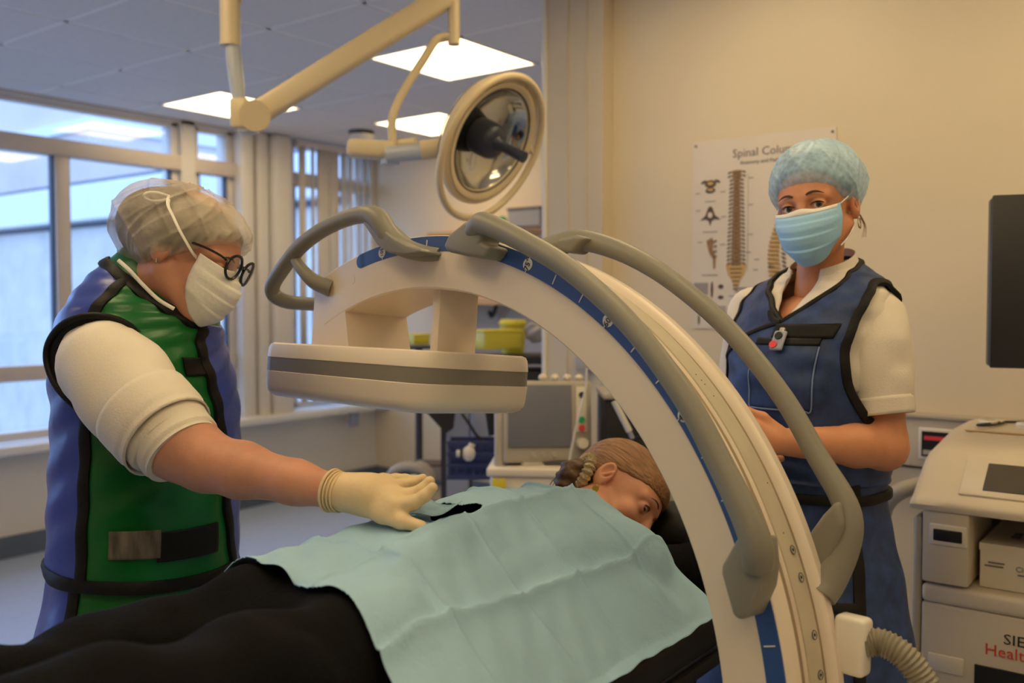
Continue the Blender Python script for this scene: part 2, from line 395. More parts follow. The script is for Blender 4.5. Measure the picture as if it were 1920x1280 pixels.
M['dark_teal'] = mat('dark_teal_bag', (44, 62, 74), .6)
M['hose'] = mat('grey_corrugated_hose', (142, 134, 118), .38, spec=.5)
def emit_mat(name, rgb, s):
    m = bpy.data.materials.new(name); m.use_nodes = True; nt = m.node_tree; b = nt.nodes['Principled BSDF']
    w = nt.nodes.new('ShaderNodeTexWave'); w.inputs['Scale'].default_value = 5.5; w.bands_direction = 'Y'
    co = nt.nodes.new('ShaderNodeTexCoord'); nt.links.new(co.outputs['Object'], w.inputs['Vector'])
    r = nt.nodes.new('ShaderNodeMapRange'); r.inputs['To Min'].default_value = s*.9; r.inputs['To Max'].default_value = s*1.1
    nt.links.new(w.outputs['Fac'], r.inputs['Value']); nt.links.new(r.outputs['Result'], b.inputs['Emission Strength'])
    b.inputs['Emission Color'].default_value = (*rgb, 1); b.inputs['Base Color'].default_value = (.8, .8, .8, 1)
    return m
M['panel'] = emit_mat('lit_prismatic_panel', PANEL_COL, PANEL_STR)

# ================================================================== THE ROOM
XP, XB, YW, ZC = 3.03, 5.28, 5.37, 2.59          # poster wall, far wall, window wall, ceiling
XMIN, YMIN = -2.2, -2.0
struct('floor', box2((XMIN, YMIN, -.1), (XB, YW, 0)), M['floor'])
ceil = struct('ceiling', box2((XMIN, YMIN, ZC+.03), (XB, YW, ZC+.13)), M['tile'], smooth=False)
PT = .585; GX = np.arange(2.04 - 7*PT, XB+PT, PT); GY = np.arange(2.72 - 8*PT, YW+PT, PT)
lights = {(3.21, 2.72), (3.21, 4.475), (4.38, 3.89), (2.04, -.205), (.87, 2.135), (2.04, .965), (-.3, .38), (.285, -.79), (-.885, 3.305), (.87, .38), (2.04, -1.375), (-.885, -.79), (.285, 1.55)}  # panels out of view are assumed; several only add light from the camera side
LIT = []
tile_me = None
for gx in GX:
    for gy in GY:
        x0, x1, y0, y1 = max(gx, XMIN), min(gx+PT, XB), max(gy, YMIN), min(gy+PT, YW)
        if x1-x0 < .06 or y1-y0 < .06: continue
        if x0 > XP - .02 and y1 < 2.1: continue
        if any(abs(gx-a) < .02 and abs(gy-b) < .02 for a, b in lights): LIT.append((gx, gy)); continue
        full = abs(x1-x0-PT) < 1e-6 and abs(y1-y0-PT) < 1e-6
        if full and tile_me is not None:
            o = bpy.data.objects.new('ceiling_tile', tile_me); col.objects.link(o); o.parent = ceil
            o.location = (np.array([gx+PT/2, gy+PT/2, ZC]) - OFF[ceil]).tolist(); continue
        g = rbox((0, 0, .012), (x1-x0-.018, y1-y0-.018, .02), .003, 1)
        o = obj('ceiling_tile', (g[0] + OFF[ceil], g[1]), M['tile'], ceil, smooth=False)
        o.location = (np.array([(x0+x1)/2, (y0+y1)/2, ZC]) - OFF[ceil]).tolist()
        if full: tile_me = o.data
bars = []
for gx in GX:
    if XMIN < gx < XB: bars.append(box2((gx-.012, YMIN if gx < XP else 2.1, ZC+.004), (gx+.012, YW, ZC+.03)))
for gy in GY:
    if YMIN < gy < YW: bars.append(box2((XMIN, gy-.012, ZC+.004), (XB if gy > 2.1 else XP, gy+.012, ZC+.03)))
for b in bars: obj('grid_bar', b, M['grid'], ceil, smooth=False)
NAMES = {(3.21, 2.72): 'lit ceiling panel above the surgical lamp head', (3.21, 4.475): 'lit ceiling panel nearest the windows behind the lamp elbow',
         (4.38, 3.89): 'lit ceiling panel half hidden behind the surgical lamp'}
for i, (gx, gy) in enumerate(LIT):
    lab = next((t for k, t in NAMES.items() if abs(k[0]-gx) < .02 and abs(k[1]-gy) < .02), 'lit ceiling panel out of view, added to light the room')
    c = (gx+PT/2, gy+PT/2, ZC)
    t = thing('ceiling_light', c, lab, 'ceiling light', 'square warm ceiling light panels')
    obj('diffuser', box((c[0], c[1], ZC+.008), (PT-.04, PT-.04, .01)), M['panel'], t, smooth=False)
    s = PT-.012; w = .016
    obj('frame', join(*[box((c[0]+dx, c[1]+dy, ZC+.006), sz) for dx, dy, sz in ((0, s/2, (s, w, .016)), (0, -s/2, (s, w, .016)), (s/2, 0, (w, s, .016)), (-s/2, 0, (w, s, .016)))]), M['grid'], t, smooth=False)

# right wall with the poster, pier, far wall, closing walls
struct('wall_right', box2((XP, YMIN, 0), (XP+.15, 1.85, ZC+.03)), M['wall'], smooth=False)
pier = struct('wall_pier', box2((XP-.07, 1.83, 0), (XP+.15, 2.095, ZC+.03)), M['pier'], smooth=False)
obj('corner_edge', rbox((XP-.07, 2.088, ZC/2), (.02, .02, ZC), .006), M['white_gloss'], pier)
for yy in (1.90, 1.985): obj('panel_seam', box((XP-.072, yy, ZC/2), (.006, .008, ZC)), M['pier'], pier)
struct('wall_partition', box2((XP+.15, 1.95, 0), (XB, 2.095, ZC+.03)), M['wall_back'], smooth=False)
struct('wall_back', box2((XB, 1.95, 0), (XB+.15, YW+.2, ZC+.03)), M['wall_back'], smooth=False)
struct('wall_near', box2((XMIN, YMIN-.15, 0), (XP+.15, YMIN, ZC+.03)), M['wall'], smooth=False)
struct('wall_behind', box2((XMIN-.15, YMIN-.15, 0), (XMIN, YW+.2, ZC+.03)), M['wall'], smooth=False)
# window wall
WT = .22
ww = struct('wall_left', join(box2((XMIN, YW, 0), (XB, YW+WT, .60)), box2((3.98, YW, .6), (4.46, YW+WT, ZC)), box2((3.56, YW, .6), (3.66, YW+WT, ZC)),
        box2((5.22, YW, .6), (XB, YW+WT, ZC)), box2((XMIN, YW, ZC-.02), (XB, YW+WT, ZC+.03)), box2((XMIN, YW, .6), (-1.6, YW+WT, ZC)),
        box2((-.1, YW, .6), (.1, YW+WT, ZC)), box2((1.82, YW, .6), (1.98, YW+WT, ZC))), M['window_wall'], smooth=False)
obj('pier_rib', rbox((4.02, YW-.03, 1.6), (.10, .10, 1.98), .02), M['window_wall'], ww)
obj('pier_rib', rbox((4.30, YW-.05, 1.6), (.16, .12, 1.98), .03), M['window_wall'], ww)
obj('pier_rib', rbox((4.16, YW-.02, 1.6), (.10, .08, 1.98), .02), M['window_wall'], ww)
struct('trim_1', rbox((( XMIN+XB)/2, YW-.07, .615), (XB-XMIN, .18, .05), .008), M['sill'])
struct('baseboard_left', box2((XMIN, YW-.02, 0), (XB, YW, .12)), M['skirting'], smooth=False)
struct('baseboard_back', box2((XB-.02, 2.1, 0), (XB, YW, .12)), M['skirting'], smooth=False)
struct('baseboard_right', box2((XP-.015, YMIN, 0), (XP, 1.83, .12)), M['skirting'], smooth=False)
def window(i, x0, x1, mull, low=1.02, top=2.315, lab=None):
    y = YW+.07; z0, z1 = .64, ZC-.015; fw = .05
    c = np.array([(x0+x1)/2, y, z0]); o = bpy.data.objects.new('window_%d' % i, None); col.objects.link(o); o.location = c.tolist(); OFF[o] = c; o['kind'] = 'structure'
    if lab: o['label'] = lab
    for a, b in ((x0, x0+fw), (x1-fw, x1)): obj('stile', rbox(((a+b)/2, y, (z0+z1)/2), (b-a, .07, z1-z0), .006, 2), M['frame'], o)
    for a, b in ((z0, z0+.05), (z1-.03, z1)): obj('rail', rbox(((x0+x1)/2, y, (a+b)/2), (x1-x0, .07, b-a), .006, 2), M['frame'], o)
    obj('transom', rbox(((x0+x1)/2, y-.02, top), (x1-x0, .11, .095), .008, 2), M['rail'], o)
    obj('transom', rbox(((x0+x1)/2, y-.01, low), (x1-x0, .09, .09), .008, 2), M['rail'], o)
    xs = [x0+fw] + mull + [x1-fw]
    for m in mull:
        obj('mullion', rbox((m, y-.01, (z0+top)/2), (.085, .09, top-z0), .008, 2), M['rail'], o)
    for a, b in zip(xs[:-1], xs[1:]):
        for p, q in ((z0+.05, low-.045), (low+.045, top-.047)):
            obj('pane', box(((a+b)/2, y, (p+q)/2), (b-a, .008, q-p)), M['glass'], o, smooth=False)
            for sx in (a+.0425 if a in mull else a, b-.0425 if b in mull else b): obj('gasket', box((sx, y-.012, (p+q)/2), (.022, .04, q-p)), M['seal'], o, smooth=False)
    obj('pane', box(((x0+x1)/2, y, (top+.047+z1-.03)/2), (x1-x0-2*fw, .008, z1-.03-top-.047)), M['glass'], o, smooth=False)
    return o
window(1, 1.98, 3.56, [2.79], lab='wide grey framed window behind the clinician in green')
window(2, 3.66, 3.98, [], lab='narrow window beside the pale pier')
window(3, 4.46, 5.22, [], lab='window half covered by vertical blinds')
window(4, .1, 1.82, [.96]); window(5, -1.6, -.1, [-.85])  # unseen windows, the row carried on to bring in more daylight
# vertical blind
vb = thing('vertical_blind', (4.84, YW-.06, .66), 'pale vertical blind with open slats in the far window corner', 'blind')
obj('headrail', rbox((4.84, YW-.06, ZC-.03), (.78, .05, .04), .008), M['frame'], vb)
for x, wd, ang in ((4.50, .05, 25), (4.60, .028, 70), (4.70, .11, 12), (4.80, .09, 8), (4.90, .05, 60), (4.965, .045, 65), (5.035, .04, 70), (5.10, .045, 70), (5.17, .04, 72)):
    a = math.radians(ang); s = np.linspace(-1, 1, 5); V = np.array([[[x+math.cos(a)*wd/2*t, YW-.06-math.sin(a)*wd/2*t - .006*(1-t*t), z] for t in s] for z in (.70, ZC-.05)])
    obj('slat', grid(V), M['blind'], vb, solid=.002)
obj('bottom_chain', tube([(x, YW-.06, .70) for x in np.linspace(4.48, 5.19, 10)], .0025, 6), M['cable_white'], vb)

# outside: neighbouring wing, roof and taller block
ext = thing('neighbouring_wing', (9.5, 14, -1), 'low hospital wing with pale fascia and blue-grey roof outside the window', 'building')
XO = 7.0
obj('wall', box2((XO, 6.6, -1), (XO+5, 32, 2.55)), M['ext_wall'], ext, smooth=False)
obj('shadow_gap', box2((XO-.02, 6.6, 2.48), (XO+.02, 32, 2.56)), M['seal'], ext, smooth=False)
obj('fascia', rbox((XO+2.4, 19.3, 2.8), (5.2, 25.4, .5), .02, 1), M['ext_white'], ext)
V = np.array([[XO-.15, 6.6, 3.05], [XO+3.5, 6.6, 4.0], [XO+6, 6.6, 3.05], [XO-.15, 32, 3.05], [XO+3.5, 32, 4.0], [XO+6, 32, 3.05]])
obj('roof', (V, [[0, 1, 4, 3], [1, 2, 5, 4], [0, 2, 1], [3, 4, 5], [0, 3, 5, 2]]), M['ext_roof'], ext, smooth=False)
tb = thing('tall_block', (22, 34, -1), 'tall pale building block rising behind the low wing roof', 'building')
obj('wall', box2((13.2, 24, -1), (23.5, 40, 13)), M['ext_tall'], tb, smooth=False)
obj('string_course', box2((13.1, 23.9, 6.0), (23.6, 40, 6.3)), M['ext_white'], tb, smooth=False)
obj('downpipe', cyl((22.2, 23.9, -1), (22.2, 23.9, 13), .12), M['ext_roof'], tb)
tb2 = thing('flue_stack', (14.9, 17.5, 3), 'slim grey flue pipe standing above the roof outside', 'chimney')
obj('pipe', cyl((14.9, 17.5, 2.6), (14.9, 17.5, 9), .17), M['ext_roof'], tb2); obj('collar', cyl((14.9, 17.5, 3.2), (14.9, 17.5, 3.5), .25), M['ext_white'], tb2)
single('courtyard_ground', box2((-40, YW+WT, -1.2), (60, 60, -1)), M['ground'], 'grey paved courtyard outside the windows', 'ground')['kind'] = 'structure'

# wall trunking with sockets on the poster wall
tr = struct('trim_2', rbox((XP-.03, -.2, 1.005), (.06, 2.5, .155), .006, 2), M['cart'])
obj('lower_channel', rbox((XP-.02, -.2, .885), (.04, 2.5, .07), .005, 2), M['cart'], tr)
obj('top_lip', rbox((XP-.034, -.2, 1.08), (.075, 2.5, .012), .003, 1), M['cart_grey'], tr)
so = thing('wall_socket', (XP-.06, .675, .955), 'dark socket plate with white surround in the wall trunking', 'socket')
obj('surround', rbox((XP-.063, .675, 1.0), (.008, .095, .095), .003), M['white_gloss'], so)
obj('insert', box((XP-.068, .675, 1.0), (.004, .075, .075)), M['void'], so)
obj('label_strip', box((XP-.0705, .675, 1.018), (.002, .06, .012)), M['red_led'], so); obj('label_strip', box((XP-.0705, .685, .975), (.002, .045, .014)), M['equip'], so)
# tube rail on the wall beside the cart
single('grab_rail', tube(catmull([P(1650, 985, 2.6), P(1662, 945, 2.55), P(1690, 920, 2.5), P(1730, 908, 2.5)], 16), .022), M['cart_grey'], 'grey bent tube handle behind the workstation cart', 'handle')

# ---- poster
poster = thing('spine_poster', (XP-.004, 1.25, 1.33), 'spinal column anatomy poster pinned to the beige wall', 'poster')
obj('sheet', box((XP-.003, 1.25, 1.655), (.003, .50, .65)), M['paper'], poster, smooth=False)
RP = np.stack([[0, -1, 0], [0, 0, 1], [-1, 0, 0]], 1).astype(float)          # u right, v up, out of wall
def pp(u, v, d=.0055): return np.array([XP-d, 1.5-u, 1.33+v])                 # u 0..0.5, v 0..0.65
def pprint_(name, polys, m, d=.0055): obj(name, join(*[prism([(a, b) for a, b in q], .0006, RP, pp(0, 0, d)) for q in polys]), m, poster, smooth=False)
def blob(u, v, a, b, n=10, rot=0): return [(u+math.cos(t)*a*math.cos(rot)-math.sin(t)*b*math.sin(rot), v+math.cos(t)*a*math.sin(rot)+math.sin(t)*b*math.cos(rot)) for t in np.linspace(0, 2*math.pi, n, endpoint=False)]
def rect(u, v, w, h): return [(u-w/2, v-h/2), (u+w/2, v-h/2), (u+w/2, v+h/2), (u-w/2, v+h/2)]
obj('title', text_geo('Spinal Column', .040, RP, pp(.265, .595)), M['ink_text'], poster, smooth=False)
obj('subtitle', text_geo('Anatomy and Pathology', .0185, RP, pp(.265, .563)), M['ink_text'], poster, smooth=False)
# front view of the spine
fr, frd = [], []
for i in range(24):
    v = .535 - i*.0135; w = .030 + .016*(i/23) + (.012 if i < 2 else 0); fr.append(blob(.165, v, w/2, .0058, 8)); frd.append(rect(.165, v-.0066, w*.75, .0028))
    frd += [blob(.165-w*.62, v-.002, .0075, .0032, 6, .4), blob(.165+w*.62, v-.002, .0075, .0032, 6, -.4)]
pprint_('spine_front_view', fr, M['ink_brown']); pprint_('spine_front_shading', frd, M['ink_dark'], .0062)
pprint_('sacrum_front_view', [[(.127, .215), (.14, .228), (.19, .228), (.203, .215), (.195, .185), (.18, .165), (.168, .125), (.163, .125), (.15, .165), (.135, .185)]], M['ink_tan'], .0052)
pprint_('sacrum_shading', [rect(.165, .205-.014*k, .045-.006*k, .004) for k in range(6)], M['ink_dark'], .0062)
sv, svd = [], []
for i in range(27):
    t = i/26; v = .545 - .36*t; u = .335 + .020*math.sin(t*5.2+.6) - .022*t; w = .015+.010*t
    sv.append(blob(u, v, w, .0060, 8, .15)); svd += [rect(u, v-.0068, w*1.6, .003), blob(u+w*1.5, v-.003, .010, .0032, 6, -.5)]
pprint_('spine_side_view', sv, M['ink_tan']); pprint_('spine_side_shading', svd, M['ink_dark'], .0062)
pprint_('sacrum_side_view', [[(.305, .19), (.325, .195), (.345, .165), (.352, .135), (.345, .11), (.330, .095), (.336, .12), (.332, .145), (.315, .165)]], M['ink_brown'])
# small figures down the left
pprint_('vertebra_figure', [blob(.068, .500, .022, .014, 10), blob(.068, .478, .019, .010, 10), blob(.043, .508, .012, .005, 8, .4), blob(.094, .508, .012, .005, 8, -.4)], M['ink_dark'])
pprint_('vertebra_figure_detail', [blob(.068, .502, .012, .006, 8), blob(.068, .480, .012, .005, 8)], M['ink_tan'], .0062)
pprint_('axial_vertebra_figure', [[(.030, .375), (.05, .392), (.06, .418), (.068, .424), (.076, .418), (.086, .392), (.108, .375), (.085, .378), (.073, .372), (.068, .355), (.063, .372), (.052, .378)]], M['ink_dark'])
pprint_('axial_vertebra_canal', [blob(.068, .393, .009, .010, 10)], M['paper'], .0062)
pprint_('sacral_figure', [[(.055, .305), (.075, .315), (.082, .30), (.078, .275), (.090, .25), (.088, .21), (.082, .205), (.080, .24), (.066, .26), (.058, .285)]], M['ink_brown'])
pprint_('sacral_figure_spines', [blob(.088, .302-.018*k, .008, .003, 6, .3) for k in range(4)], M['ink_dark'], .0062)
pprint_('small_figures', [rect(.035, .138, .055, .042), ], M['ink_grey'])
for q_ in (blob(.077, .135, .005, .03, 8), blob(.11, .145, .010, .008), blob(.11, .108, .011, .007), blob(.028, .03, .004, .018)): pprint_('small_figure', [q_], M['ink_dark'])
pprint_('growth_figures', [blob(.172+.03*k, .085, .006, .038-.004*k, 8) for k in range(4)], M['ink_brown'])
lines = [rect(.068, .44, .04, .003), rect(.068, .335, .055, .003), rect(.068, .185, .06, .003), rect(.165, .112, .05, .003), rect(.33, .085, .05, .003), rect(.24, .138, .17, .008), rect(.24, .128, .15, .006)]
lines += [rect(u, v, .018, .0035) for u, v in ((.215, .51), (.215, .42), (.215, .32), (.21, .26), (.115, .47), (.118, .385), (.02, .47), (.022, .41), (.03, .3), (.115, .29), (.235, .2), (.13, .052), (.04, .055), (.24, .235), (.29, .21))]
lines += [rect(.105, .055+.007*k, .05, .003) for k in range(4)] + [rect(.206, .36, .0012, .33), rect(.07, .085, .04, .003), rect(.17, .035, .02, .004)]
pprint_('caption_lines', lines, M['ink_grey'])
for u, v in ((.012, .635), (.488, .635)): obj('pin', disc(pp(u, v, .006), (-1, 0, 0), .004, .004), M['ink_dark'], poster)

# ================================================================== C-ARM (built in its own ring frame, then set in the room)
RC_ = np.array([1.2364, 1.1903, .7757]); NN = np.array([.99021543, -.11210926, -.08309586])
RW = np.array([-.11249833, -.99365191, 0]); RU = np.array([.08256836, -.00934814, .99654156])
MAP = np.stack([RW, RU, NN], 1)                                # a: towards the viewer's right, b: up, c: along the axis, away
def cg(g): return np.asarray(g[0]) @ MAP.T + RC_, [list(q)[::-1] for q in g[1]]
def cgm(g): return np.asarray(g[0]) @ MAP.T + RC_, g[1]
def pol(th, rho, c): t = math.radians(th); return np.array([rho*math.cos(t), rho*math.sin(t), c])
carm = thing('c_arm_machine', (*(RC_ + 1.1*RW)[:2], 0), 'cream x-ray C-arm with blue angle scale arching over the patient', 'x-ray machine')
def sweep(prof, t0, t1, n, closed=True):
    prof = np.asarray(prof, float); k = len(prof); V = []; Fc = []
    for t in np.radians(np.linspace(t0, t1, n)): V.append(np.stack([prof[:, 0]*np.cos(t), prof[:, 0]*np.sin(t), prof[:, 1]], 1))
    for i in range(n-1):
        for j in range(k if closed else k-1):
            q = (j+1) % k; Fc.append([i*k+j, (i+1)*k+j, (i+1)*k+q, i*k+q])
    if closed: Fc.append(list(range(k))); Fc.append([(n-1)*k+j for j in range(k)][::-1])
    return np.concatenate(V), Fc
prof = [(.673, .003), (.676, 0), (.7685, 0), (.771, .0025), (.771, .028), (.7685, .031), (.765, .034), (.765, .051), (.756, .054), (.756, .074), (.760, .077), (.760, .123), (.7555, .126),
        (.7555, .137), (.764, .140), (.7685, .143), (.771, .146), (.771, .1615), (.7685, .164), (.676, .164), (.673, .161)]
obj('arc', cg(sweep(prof, -72, 117.3, 130)), M['white_plastic'], carm, angle=25)
obj('track_strip', cg(sweep([(.758, .079), (.7625, .080), (.7625, .121), (.758, .122)], -60, 112, 110)), M['track'], carm, angle=25)
obj('worn_strip', cg(sweep([(.754, .0545), (.7575, .055), (.7575, .0735), (.754, .074)], -60, 112, 110)), M['track_dark'], carm, angle=25)
obj('side_lip', cg(sweep([(.754, .1265), (.7575, .127), (.7575, .1365), (.754, .137)], -60, 112, 110)), M['track_dark'], carm, angle=25)
tape = obj('scale_tape', cg(join(sweep([(.7416, -.0008), (.7695, -.0008), (.7695, .001), (.7416, .001)], -12, 105.2, 120),
      cyl(pol(105.2, .7556, -.0008), pol(105.2, .7556, .001), .01395, 24))), M['blue_scale'], carm, angle=30)
for val in range(-5, 110, 5):
    th = val - 5; t = math.radians(th); er = np.array([math.cos(t), math.sin(t), 0]); et = np.array([-math.sin(t), math.cos(t), 0])
    big = val % 15 == 0
    if big:
        for r0, r1 in ((.7416, .7450), (.7655, .7695)): obj('tick', cg(box(er*(r0+r1)/2 + [0, 0, -.0012], (r1-r0, .0015, .0012), np.stack([er, et, [0, 0, 1]], 1))), M['mark'], tape, smooth=False)
        c = er*.7555 + np.array([0, 0, -.0014])
        obj('number_disc', cg(disc(c, (0, 0, 1), .0102, .0012, 24)), M['mark'], tape)
        g = text_geo('%d\u00b0' % val if val < 100 else '%d' % val, .0145 if val < 100 else .0115, I3, (0, -.0012, 0))
        Rt = np.stack([er, et, [0, 0, -1]], 1)
        obj('number', cgm((g[0] @ Rt.T + c + [0, 0, -.0012], g[1])), M['black'], tape, smooth=False)
    else:
        obj('tick', cg(box(er*.7545 + [0, 0, -.0012], (.0165, .0016, .0012), np.stack([er, et, [0, 0, 1]], 1))), M['mark'], tape, smooth=False)
obj('cover_plug', cg(disc(pol(107.9, .728, 0), (0, 0, 1), .0095, .0016, 24)), M['white_plastic'], carm)
# carrier legs
obj('carrier_leg', cg(prism([(-.3525, .548), (-.221, .548), (-.243, .632), (-.20, .648), (-.20, .70), (-.30, .70), (-.3525, .684)], .163, I3, (0, 0, .0005))), M['white_plastic'], carm, smooth=False)
obj('carrier_leg', cg(rbox((0, .62, .0805), (.022, .13, .101), .004, 2)), M['white_plastic'], carm)
# detector
def rring(a0, a1, c0, c1, r, b, n=6):
    pts = []
    for (x, z, s) in ((a1-r, c0+r, -90), (a1-r, c1-r, 0), (a0+r, c1-r, 90), (a0+r, c0+r, 180)):
        for k in range(n+1): t = math.radians(s + 90*k/n); pts.append((x+r*math.cos(t), b, z+r*math.sin(t)))
    return np.array(pts)
def stack(levels, a0, a1, c0, c1, r):
    V = [rring(a0+i, a1-i, c0+i, c1-i, max(r-i*.6, .004), b) for b, i in levels]; k = len(V[0]); m = len(V); Fc = []
    for i in range(m-1):
        for j in range(k): q = (j+1) % k; Fc.append([i*k+j, i*k+q, (i+1)*k+q, (i+1)*k+j])
    Fc.append(list(range(k))); Fc.append([(m-1)*k+j for j in range(k)][::-1])
    return np.concatenate(V), Fc
D4 = (-.434, .081, -.072, .234, .048)
det = obj('detector_housing', cg(stack([(.445, .030), (.4465, .018), (.451, .008), (.459, .002), (.468, .0), (.498, -.002), (.499, -.001)], *D4)), M['white_plastic'], carm, angle=35)
obj('detector_band', cg(stack([(.4985, .0005), (.4995, -.0012), (.5265, -.0012), (.5275, .0005)], *D4)), M['band'], det, angle=30)
obj('detector_lid', cg(stack([(.527, -.001), (.528, -.002), (.548, .0), (.555, .003), (.558, .010)], *D4)), M['white_plastic'], det, angle=35)
obj('entry_plate', cg(stack([(.4435, .045), (.446, .04)], *D4)), M['equip'], det)
# grab handles
def handle(name, pts, rad, flat=1.0, n=60):
    c = catmull(pts, n); r = np.interp(np.linspace(0, 1, n), np.linspace(0, 1, len(rad)), rad)
    return cg(tube(c, r, 18, up=(0, 0, 1), flat=flat))
hb = [pol(78.6, .780, -.030), pol(77.4, .793, -.038), pol(75.5, .800, -.045)] + [pol(t, .795, -.047) for t in (68, 60, 50, 40, 32)] + [pol(26.5, .800, -.047), pol(24.0, .797, -.045), pol(22.6, .786, -.038)]
hbr = [.017, .019, .019, .0175, .017, .0165, .017, .018, .020, .0215, .020]
h1 = obj('grab_handle', handle('h', hb, hbr), M['grey_grip'], carm)
def AB(px, py, c):
    o = RC_ + NN*c; d = FWD + (px-960)/F_PX*RGT + (640-py)/F_PX*UPV; q = C0 + d*(((o-C0) @ NN)/(d @ NN)) - o; return (q @ RW, q @ RU)
def foot(poly, c0, c1, cm, parent, bev=.007): obj('handle_foot', cg(bevelled(prism([AB(x, y, cm) for x, y in poly], c1-c0, I3, (0, 0, c0)), bev, 3)), M['grey_grip'], parent, angle=60)
foot([(838, 462), (848, 441), (878, 417), (905, 408), (928, 415), (916, 440), (908, 456), (930, 463), (916, 486), (880, 481), (845, 473)], -.046, .002, -.035, h1)
foot([(1388, 1008), (1360, 1058), (1359, 1074), (1380, 1150), (1391, 1160), (1406, 1157), (1429, 1105), (1435, 1068), (1430, 1008)], -.05, .002, -.04, h1, .010)
hc = [pol(79.5, .765, .155), pol(78, .785, .176), pol(75, .806, .196)] + [pol(t, .812, .198) for t in (68, 60, 50, 40, 32)] + [pol(27.2, .820, .198), pol(24.5, .815, .195), pol(22, .795, .187), pol(19.5, .772, .172), pol(18.2, .76, .158)]
h2 = obj('grab_handle', handle('h', hc, [.021, .0215, .02, .018, .0165, .016, .016, .0165, .0185, .021, .023, .023, .022]), M['grey_grip'], carm)
foot([(1528, 1000), (1556, 962), (1582, 935), (1596, 985), (1577, 1040), (1554, 1082), (1546, 1055)], .162, .216, .19, h2, .010)
foot([(1043, 464), (1060, 450), (1096, 443), (1118, 449), (1102, 461), (1088, 476), (1066, 474)], .162, .212, .19, h2)
ha = [(.034, .735, .002), (-.005, .738, -.010), (-.045, .750, -.022), (-.075, .772, -.032), (-.098, .800, -.038), (-.125, .812, -.040), (-.165, .813, -.040), (-.22, .806, -.04), (-.29, .788, -.04), (-.36, .758, -.04), (-.425, .712, -.038), (-.462, .680, -.034), (-.470, .660, -.022), (-.448, .648, -.004), (-.40, .645, .016), (-.345, .645, .03)]
h3 = obj('grab_handle', handle('h', ha, [.012, .016, .019, .021, .021, .0185, .0165, .016, .016, .0165, .0165, .0165, .0165, .0155, .0145, .014], n=80), M['grey_grip'], carm)
obj('handle_strut', handle('h', [(-.385, .742, -.038), (-.352, .712, -.034), (-.322, .688, -.022), (-.298, .676, .002)], [.011, .013, .016, .018], n=16), M['grey_grip'], h3)
foot([(694, 420), (703, 404), (722, 420), (750, 446), (780, 462), (803, 468), (806, 475), (775, 480), (742, 476), (722, 462), (708, 440)], -.05, .002, -.03, h3)
# screws, cable block, hose
for px, th in ((0, 23.5), (0, 20.6), (0, 14.7), (0, 10.7)):
    er = pol(th, 1, 0); p = pol(th, .7628, .108)
    s = obj('screw', cg(cyl(p - er*.002, p + er*.0012, .0062, 20)), M['steel'], carm)
    obj('screw_socket', cg(cyl(p + er*.0008, p + er*.0016, .0024, 6)), M['void'], s); obj('screw_rim', cg(lathe([(.0058, .0010), (.0062, .0018), (.0068, .0010)], p, np.stack([pol(th+90, 1, 0), [0, 0, 1], er], 1), 20)), M['void'], s)
for th, c in ((45.5, .094), (44.6, .097), (44.0, .098), (42.3, .1), (31, .112), (25.4, .1)):
    obj('scuff', cg(disc(pol(th, .7626, c), pol(th, 1, 0), .0011, .0006, 8)), M['void'], carm)
obj('cable_block', cg(rbox((.766, .176, .172), (.046, .082, .034), .008, 3)), M['white_gloss'], carm)
hp = catmull([P(1622, 1206, 1.322), P(1652, 1204, 1.315), P(1690, 1225, 1.30), P(1722, 1262, 1.29), P(1748, 1312, 1.28), P(1770, 1400, 1.26)], 150)
hr = .0185 + .0014*np.sin(np.linspace(0, 2*np.pi*25, 150))
obj('corrugated_hose', tube(hp, hr, 16), M['hose'], carm)
# carrier, column and base (below the frame)
obj('orbital_carrier', cg(rbox((.80, -.06, .082), (.16, .26, .20), .03, 3)), M['white_plastic'], carm)
obj('support_arm', cg(rbox((1.0, -.10, .082), (.36, .14, .14), .03, 3)), M['white_plastic'], carm)
cb = RC_ + 1.16*RW
obj('column', rbox((cb[0]+.05, cb[1]-.08, .42), (.26, .28, .72), .04, 3), M['white_plastic'], carm)
obj('chassis', rbox((cb[0]+.05, cb[1]-.25, .16), (.5, .75, .16), .04, 3), M['cart_grey'], carm)
for dx, dy in ((-.2, -.5), (.2, -.5), (-.2, .05), (.2, .05)): obj('wheel', cyl((cb[0]+.05+dx-.02, cb[1]-.05+dy, .06), (cb[0]+.05+dx+.02, cb[1]-.05+dy, .06), .06, 20), M['void'], carm)
obj('xray_tube_housing', cg(rbox((-.02, -.60, .082), (.26, .17, .24), .03, 3)), M['white_plastic'], carm)

# ================================================================== TABLE, PATIENT, DRAPE
TZ = .868; TY0, TY1 = .705, 1.30
tab = thing('operating_table', (.8, 1.0, 0), 'black padded operating table under the draped patient', 'table')
obj('mattress', rbox((.67, (TY0+TY1)/2, TZ-.032), (2.20, TY1-TY0, .064), .016, 3), M['pad'], tab)
obj('table_frame', rbox((.67, (TY0+TY1)/2, TZ-.078), (2.18, TY1-TY0-.02, .028), .005, 2), M['table_frame'], tab)
obj('side_rail', rbox((.72, TY0+.004, TZ-.082), (1.9, .012, .024), .004, 2), M['black_fabric'], tab)
obj('pedestal', rbox((.25, 1.0, .40), (.32, .34, .74), .04, 3), M['cart'], tab); obj('foot', rbox((.3, 1.0, .06), (.7, .5, .12), .03, 3), M['cart_grey'], tab)

pat = thing('person', (1.1, .98, TZ), 'patient lying face down under the pale blue drape in black clothes', 'person')
HF = VP_(1143, .725, -.40, .56); HU = VP_(1143, .667, .59, -.43); HO = P(1154, 928, 2.0); HR = frame_from(HF, HU)
M['hair_blond'] = hair_mat('dark_blond_hair', (150, 108, 70), None, ((.006, .10, .006), Matrix(HR.tolist()).to_euler()))

